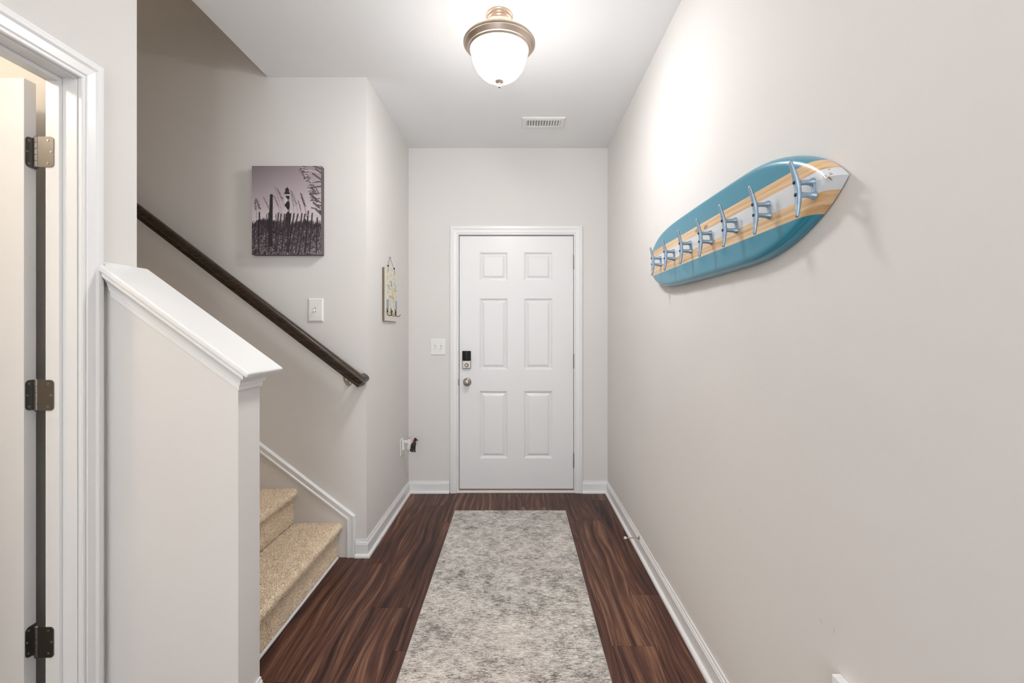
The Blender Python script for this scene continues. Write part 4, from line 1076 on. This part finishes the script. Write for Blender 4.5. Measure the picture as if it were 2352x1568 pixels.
def dog():
    """sitting dog seen from its left side, muzzle towards +x; one skin grown from overlapping lumps"""
    bm = bmesh.new()
    def lump(c, r, rot=0.0, sub=2):
        m = Matrix.Translation(Vector(c)) @ Matrix.Rotation(rot, 4, 'Y') @ Matrix.Diagonal((*r, 1))
        bmesh.ops.create_icosphere(bm, subdivisions=sub, radius=1.0, matrix=m)
    lump((-0.005, 0, 0.042), (0.0175, 0.0145, 0.038), 0.2)       # trunk
    lump((0.004, 0, 0.054), (0.0135, 0.013, 0.026), 0.1)         # chest
    lump((-0.011, 0.007, 0.014), (0.013, 0.0075, 0.014)); lump((-0.011, -0.007, 0.014), (0.013, 0.0075, 0.014))   # haunches
    for s in (-1, 1):
        lump((0.0105, s * 0.0055, 0.026), (0.0058, 0.0052, 0.027), -0.04)   # forelegs
        lump((0.0145, s * 0.0058, 0.0035), (0.0072, 0.0045, 0.0035))        # paws
        lump((-0.002, s * 0.0105, 0.0035), (0.010, 0.004, 0.0035))          # hind feet
        lump((0.0005, s * 0.0095, 0.091), (0.0052, 0.0026, 0.0095), 0.15)   # ears
    lump((0.004, 0, 0.079), (0.0092, 0.009, 0.015), 0.1)         # neck
    lump((0.007, 0, 0.097), (0.0112, 0.0098, 0.0105))             # skull
    lump((0.019, 0, 0.0905), (0.0105, 0.0058, 0.0052), 0.10)      # muzzle
    lump((0.0285, 0, 0.0925), (0.0028, 0.003, 0.0025))            # nose
    for k in range(6):
        lump((-0.018 - 0.0035 * k, 0, 0.005 + 0.0012 * k), (0.0035, 0.0028, 0.0028), 0, 1)  # tail
    me = bpy.data.meshes.new('dog_lumps'); bm.to_mesh(me); bm.free()
    tmp = bpy.data.objects.new('dog_tmp', me); COL.objects.link(tmp)
    rm = tmp.modifiers.new('r', 'REMESH'); rm.mode = 'VOXEL'; rm.voxel_size = 0.0016; rm.use_smooth_shade = True
    sm = tmp.modifiers.new('s', 'SMOOTH'); sm.iterations = 3
    dg = bpy.context.evaluated_depsgraph_get()
    me2 = bpy.data.meshes.new_from_object(tmp.evaluated_get(dg))
    bpy.data.objects.remove(tmp)
    me2.materials.clear(); me2.materials.append(M['dogblack'])
    for p in me2.polygons: p.use_smooth = True
    o = bpy.data.objects.new('dog_figure', me2); COL.objects.link(o)
    return o
dgo = dog()
dgo.parent = nl; dgo.location = Vector((XL + 0.089, OYC, 0.392)) - Vector(nl['_loc'])
dgo.rotation_euler = (0, math.radians(6), 0)
dgo['label'] = 'small black sitting dog figure with a red collar'
co = lathe('collar', [(0.0108, -0.0045), (0.0124, -0.004), (0.0124, 0.004), (0.0108, 0.0045)], 'red', None, (0, 0, 0), 'z', 20, closed=True)
co.parent = dgo; co.location = (0.0045, 0, 0.0805); co.rotation_euler = (0, math.radians(20), 0)
tg_ = prism('bandana', [(0.004, 0.0), (0.0165, -0.0005), (0.0145, -0.022)], 'y', -0.004, 0.004, 'red', None, bevel=0.0015); tg_.parent = dgo; tg_.location = (0, 0, 0.0795)

# ------------------------------------------------------------------ white fitting low on the right wall (cut by the frame)
wp = empty('wall_fitting', (XR, 0.93, 0.43), 'white box-like wall fitting low on the right wall, mostly cut off', 'wall fitting')
gy0, gy1, gz0, gz1, gd = 0.70, 1.030, 0.34, 0.536, 0.021
boxes('frame', [(XR - gd, XR - 0.0005, gy1 - 0.012, gy1, gz0, gz1), (XR - gd, XR - 0.0005, gy0, gy0 + 0.012, gz0, gz1), (XR - gd, XR - 0.0005, gy0 + 0.012, gy1 - 0.012, gz1 - 0.012, gz1), (XR - gd, XR - 0.0005, gy0 + 0.012, gy1 - 0.012, gz0, gz0 + 0.012)], 'trim', wp, bevel=0.002, seg=2)
box('back_plate', XR - 0.004, XR - 0.0006, gy0 + 0.012, gy1 - 0.012, gz0 + 0.012, gz1 - 0.012, 'skirt', wp)
for k in range(7):
    z = gz0 + 0.03 + k * 0.0225
    mobj('louvre', [(XR - 0.004, gy0 + 0.0125, z + 0.006), (XR - 0.016, gy0 + 0.0125, z - 0.005), (XR - 0.016, gy0 + 0.0125, z - 0.0065), (XR - 0.004, gy0 + 0.0125, z + 0.0045),
                    (XR - 0.004, gy1 - 0.0125, z + 0.006), (XR - 0.016, gy1 - 0.0125, z - 0.005), (XR - 0.016, gy1 - 0.0125, z - 0.0065), (XR - 0.004, gy1 - 0.0125, z + 0.0045)],
         [(0, 1, 2, 3), (7, 6, 5, 4), (0, 4, 5, 1), (1, 5, 6, 2), (2, 6, 7, 3), (3, 7, 4, 0)], 'trim', wp)

# ------------------------------------------------------------------ spring door stop on the right baseboard
DSY, DSZ = 2.685, 0.088
ds = empty('door_stop', (XR - 0.013, DSY, DSZ), 'thin metal door stop with white tip on the right baseboard', 'door stop')
lathe('base', [(0, -0.0005), (0.009, -0.0005), (0.009, -0.004), (0.005, -0.007), (0, -0.007)], 'nickel', ds, (XR - 0.0108, DSY, DSZ), 'x', 16)
tube('rod', [(XR - 0.018, DSY, DSZ), (XR - 0.086, DSY, DSZ)], 0.0035, 'lampmetal', ds, 10)
lathe('tip', [(0, 0.0), (0.006, 0.0), (0.0075, -0.002), (0.0075, -0.012), (0.005, -0.0145), (0, -0.0145)], 'rubber', ds, (XR - 0.086, DSY, DSZ), 'x', 16)

# ------------------------------------------------------------------ surfboard cleat rack
BYC, BZC = 1.69, 1.6485
XBK, XFR = XR - 0.004, 0.690
rk = empty('surfboard_rack', (XBK, BYC, BZC), 'teal, wood and white striped surfboard rack with seven metal cleats', 'coat rack')
OUT = [(0.998, 0.0), (1.008, 0.012), (1.030, 0.034), (1.069, 0.061), (1.107, 0.081), (1.147, 0.099), (1.191, 0.114), (1.240, 0.127), (1.290, 0.1355), (1.340, 0.1405), (1.40, 0.143), (1.60, 0.1445), (1.80, 0.145), (1.95, 0.144), (2.05, 0.142), (2.13, 0.137), (2.20, 0.1285), (2.26, 0.114), (2.305, 0.096), (2.34, 0.074), (2.365, 0.046), (2.377, 0.018), (2.379, 0.0)]
def smooth_outline(pts, n=110):
    P = np.array(pts); s = np.concatenate([[0], np.cumsum(np.hypot(*np.diff(P, axis=0).T))])
    t = np.linspace(0, s[-1], n)
    Q = np.stack([np.interp(t, s, P[:, 0]), np.interp(t, s, P[:, 1])], 1)
    for _ in range(6): Q[1:-1] = 0.25 * Q[:-2] + 0.5 * Q[1:-1] + 0.25 * Q[2:]
    return Q
half = smooth_outline(OUT)
top = [(y, wv) for y, wv in half]; bot = [(y, -wv) for y, wv in half[-2:0:-1]]
outl = np.array(top + bot)                      # closed outline (y, z)
nO = len(outl)
tan = np.roll(outl, -1, 0) - np.roll(outl, 1, 0); tan /= np.linalg.norm(tan, axis=1)[:, None]
nor = np.stack([tan[:, 1], -tan[:, 0]], 1)
if ((outl + nor * 0.01) ** 2).sum() > 0 and np.abs((outl + nor * 0.01)[nO // 4, 1]) > abs(outl[nO // 4, 1]): nor = -nor   # point inwards
LOOPS = [(0.0, XBK), (0.0, XBK - 0.008), (0.001, XBK - 0.016), (0.0035, XBK - 0.024), (0.0075, XBK - 0.030), (0.012, XBK - 0.0338), (0.018, XFR + 0.0004), (0.026, XFR)]
V = []; Fc = []
for ins, x in LOOPS:
    q = outl + nor * ins
    q[:, 1] = np.where(np.sign(q[:, 1]) == np.sign(outl[:, 1]), q[:, 1], 0)
    q[:, 0] = np.clip(q[:, 0], 0.998 + ins * 0.15, 2.379 - ins)
    V += [(x - XBK, y - BYC, z) for y, z in q]
for i in range(len(LOOPS) - 1):
    for j in range(nO):
        k = (j + 1) % nO
        Fc.append((i * nO + j, i * nO + k, (i + 1) * nO + k, (i + 1) * nO + j))
Fc.append(tuple(range(nO)))
# front face as strips across the board
i0 = (len(LOOPS) - 1) * nO
h_ = len(top)
for j in range(1, h_ - 2):
    a, b = i0 + j, i0 + j + 1
    c, d = i0 + (nO - j) % nO, i0 + (nO - j - 1) % nO
    Fc.append((a, b, d, c))
Fc.append((i0, i0 + 1, i0 + nO - 1)); Fc.append((i0 + h_ - 2, i0 + h_ - 1, i0 + h_))
o = mobj('board', V, Fc, 'board', None, smooth=True, auto=28); o.parent = rk
XB_ = XFR - XBK      # front face in rack space
def cleat_mesh():
    """horn cleat: x < 0 away from the board, horns along z"""
    V = []; Fc = []
    def addtube(pts, rx, seg=12):
        b = len(V)
        pts = [Vector(p) for p in pts]
        for i, p in enumerate(pts):
            d = (pts[min(i + 1, len(pts) - 1)] - pts[max(i - 1, 0)]).normalized()
            u = Vector((0, 1, 0)); v = d.cross(u).normalized()
            for s in range(seg):
                a = 2 * math.pi * s / seg
                V.append(p + u * math.cos(a) * rx[i][0] + v * math.sin(a) * rx[i][1])
        for i in range(len(pts) - 1):
            for s in range(seg):
                t = (s + 1) % seg
                Fc.append((b + i * seg + s, b + i * seg + t, b + (i + 1) * seg + t, b + (i + 1) * seg + s))
        Fc.append(tuple(b + s for s in range(seg - 1, -1, -1))); Fc.append(tuple(b + (len(pts) - 1) * seg + s for s in range(seg)))
    zs = [-0.0705, -0.0695, -0.066, -0.05, -0.035, -0.022, -0.012, 0, 0.012, 0.022, 0.035, 0.05, 0.066, 0.0695, 0.0705]
    addtube([(-0.0375 - 0.010 * (abs(z) / 0.07) ** 1.6, 0, z) for z in zs], [((0.0028, 0.0022), (0.0044, 0.0036), (0.005, 0.0042), (0.0064, 0.005), (0.0076, 0.0058), (0.0088, 0.0066), (0.009, 0.0068), (0.0084, 0.0064))[min(i, 14 - i)] for i in range(15)], 14)
    for s in (-1, 1):
        addtube([(-0.034, 0, s * 0.0152), (-0.027, 0, s * 0.0155), (-0.016, 0, s * 0.016), (-0.008, 0, s * 0.0165), (-0.004, 0, s * 0.017), (-0.0003, 0, s * 0.017)], [(0.0078, 0.0072), (0.0068, 0.0064), (0.0066, 0.0062), (0.0076, 0.0072), (0.0098, 0.0095), (0.0102, 0.010)], 14)
    # waisted base plate between the feet
    addtube([(-0.0025, 0, z) for z in (-0.022, -0.016, -0.006, 0.006, 0.016, 0.022)], [(0.005, 0.002), (0.0085, 0.0022), (0.0058, 0.0022), (0.0058, 0.0022), (0.0085, 0.0022), (0.005, 0.002)], 12)
    return V, Fc
cV, cF = cleat_mesh()
c0 = None
CY = [2.1875, 2.002, 1.812, 1.622, 1.436, 1.249, 1.061]
for i, y in enumerate(CY):
    if c0 is None:
        c = mobj('cleat', cV, cF, 'galv', None, smooth=True, auto=50); c0 = c
        scs = []
        for s in (-1, 1):
            e = lathe('screw', [(0, -0.0462), (0.002, -0.0470), (0.0038, -0.0465), (0.0046, -0.0455), (0.0046, -0.0405), (0, -0.0405)], 'screw', None, (0, 0, s * 0.0155), 'x', 14)
            e.parent = c; scs.append(e)
    else:
        c = c0.copy(); COL.objects.link(c)
        for e in scs:
            e2 = e.copy(); COL.objects.link(e2); e2.parent = c
    c.parent = rk
    c.location = (XB_ - 0.0002, y - BYC, 1.637 - BZC)
    c.rotation_euler = (math.radians(-11), 0, 0)

for o in bpy.data.objects:
    if '_loc' in o.keys(): del o['_loc']
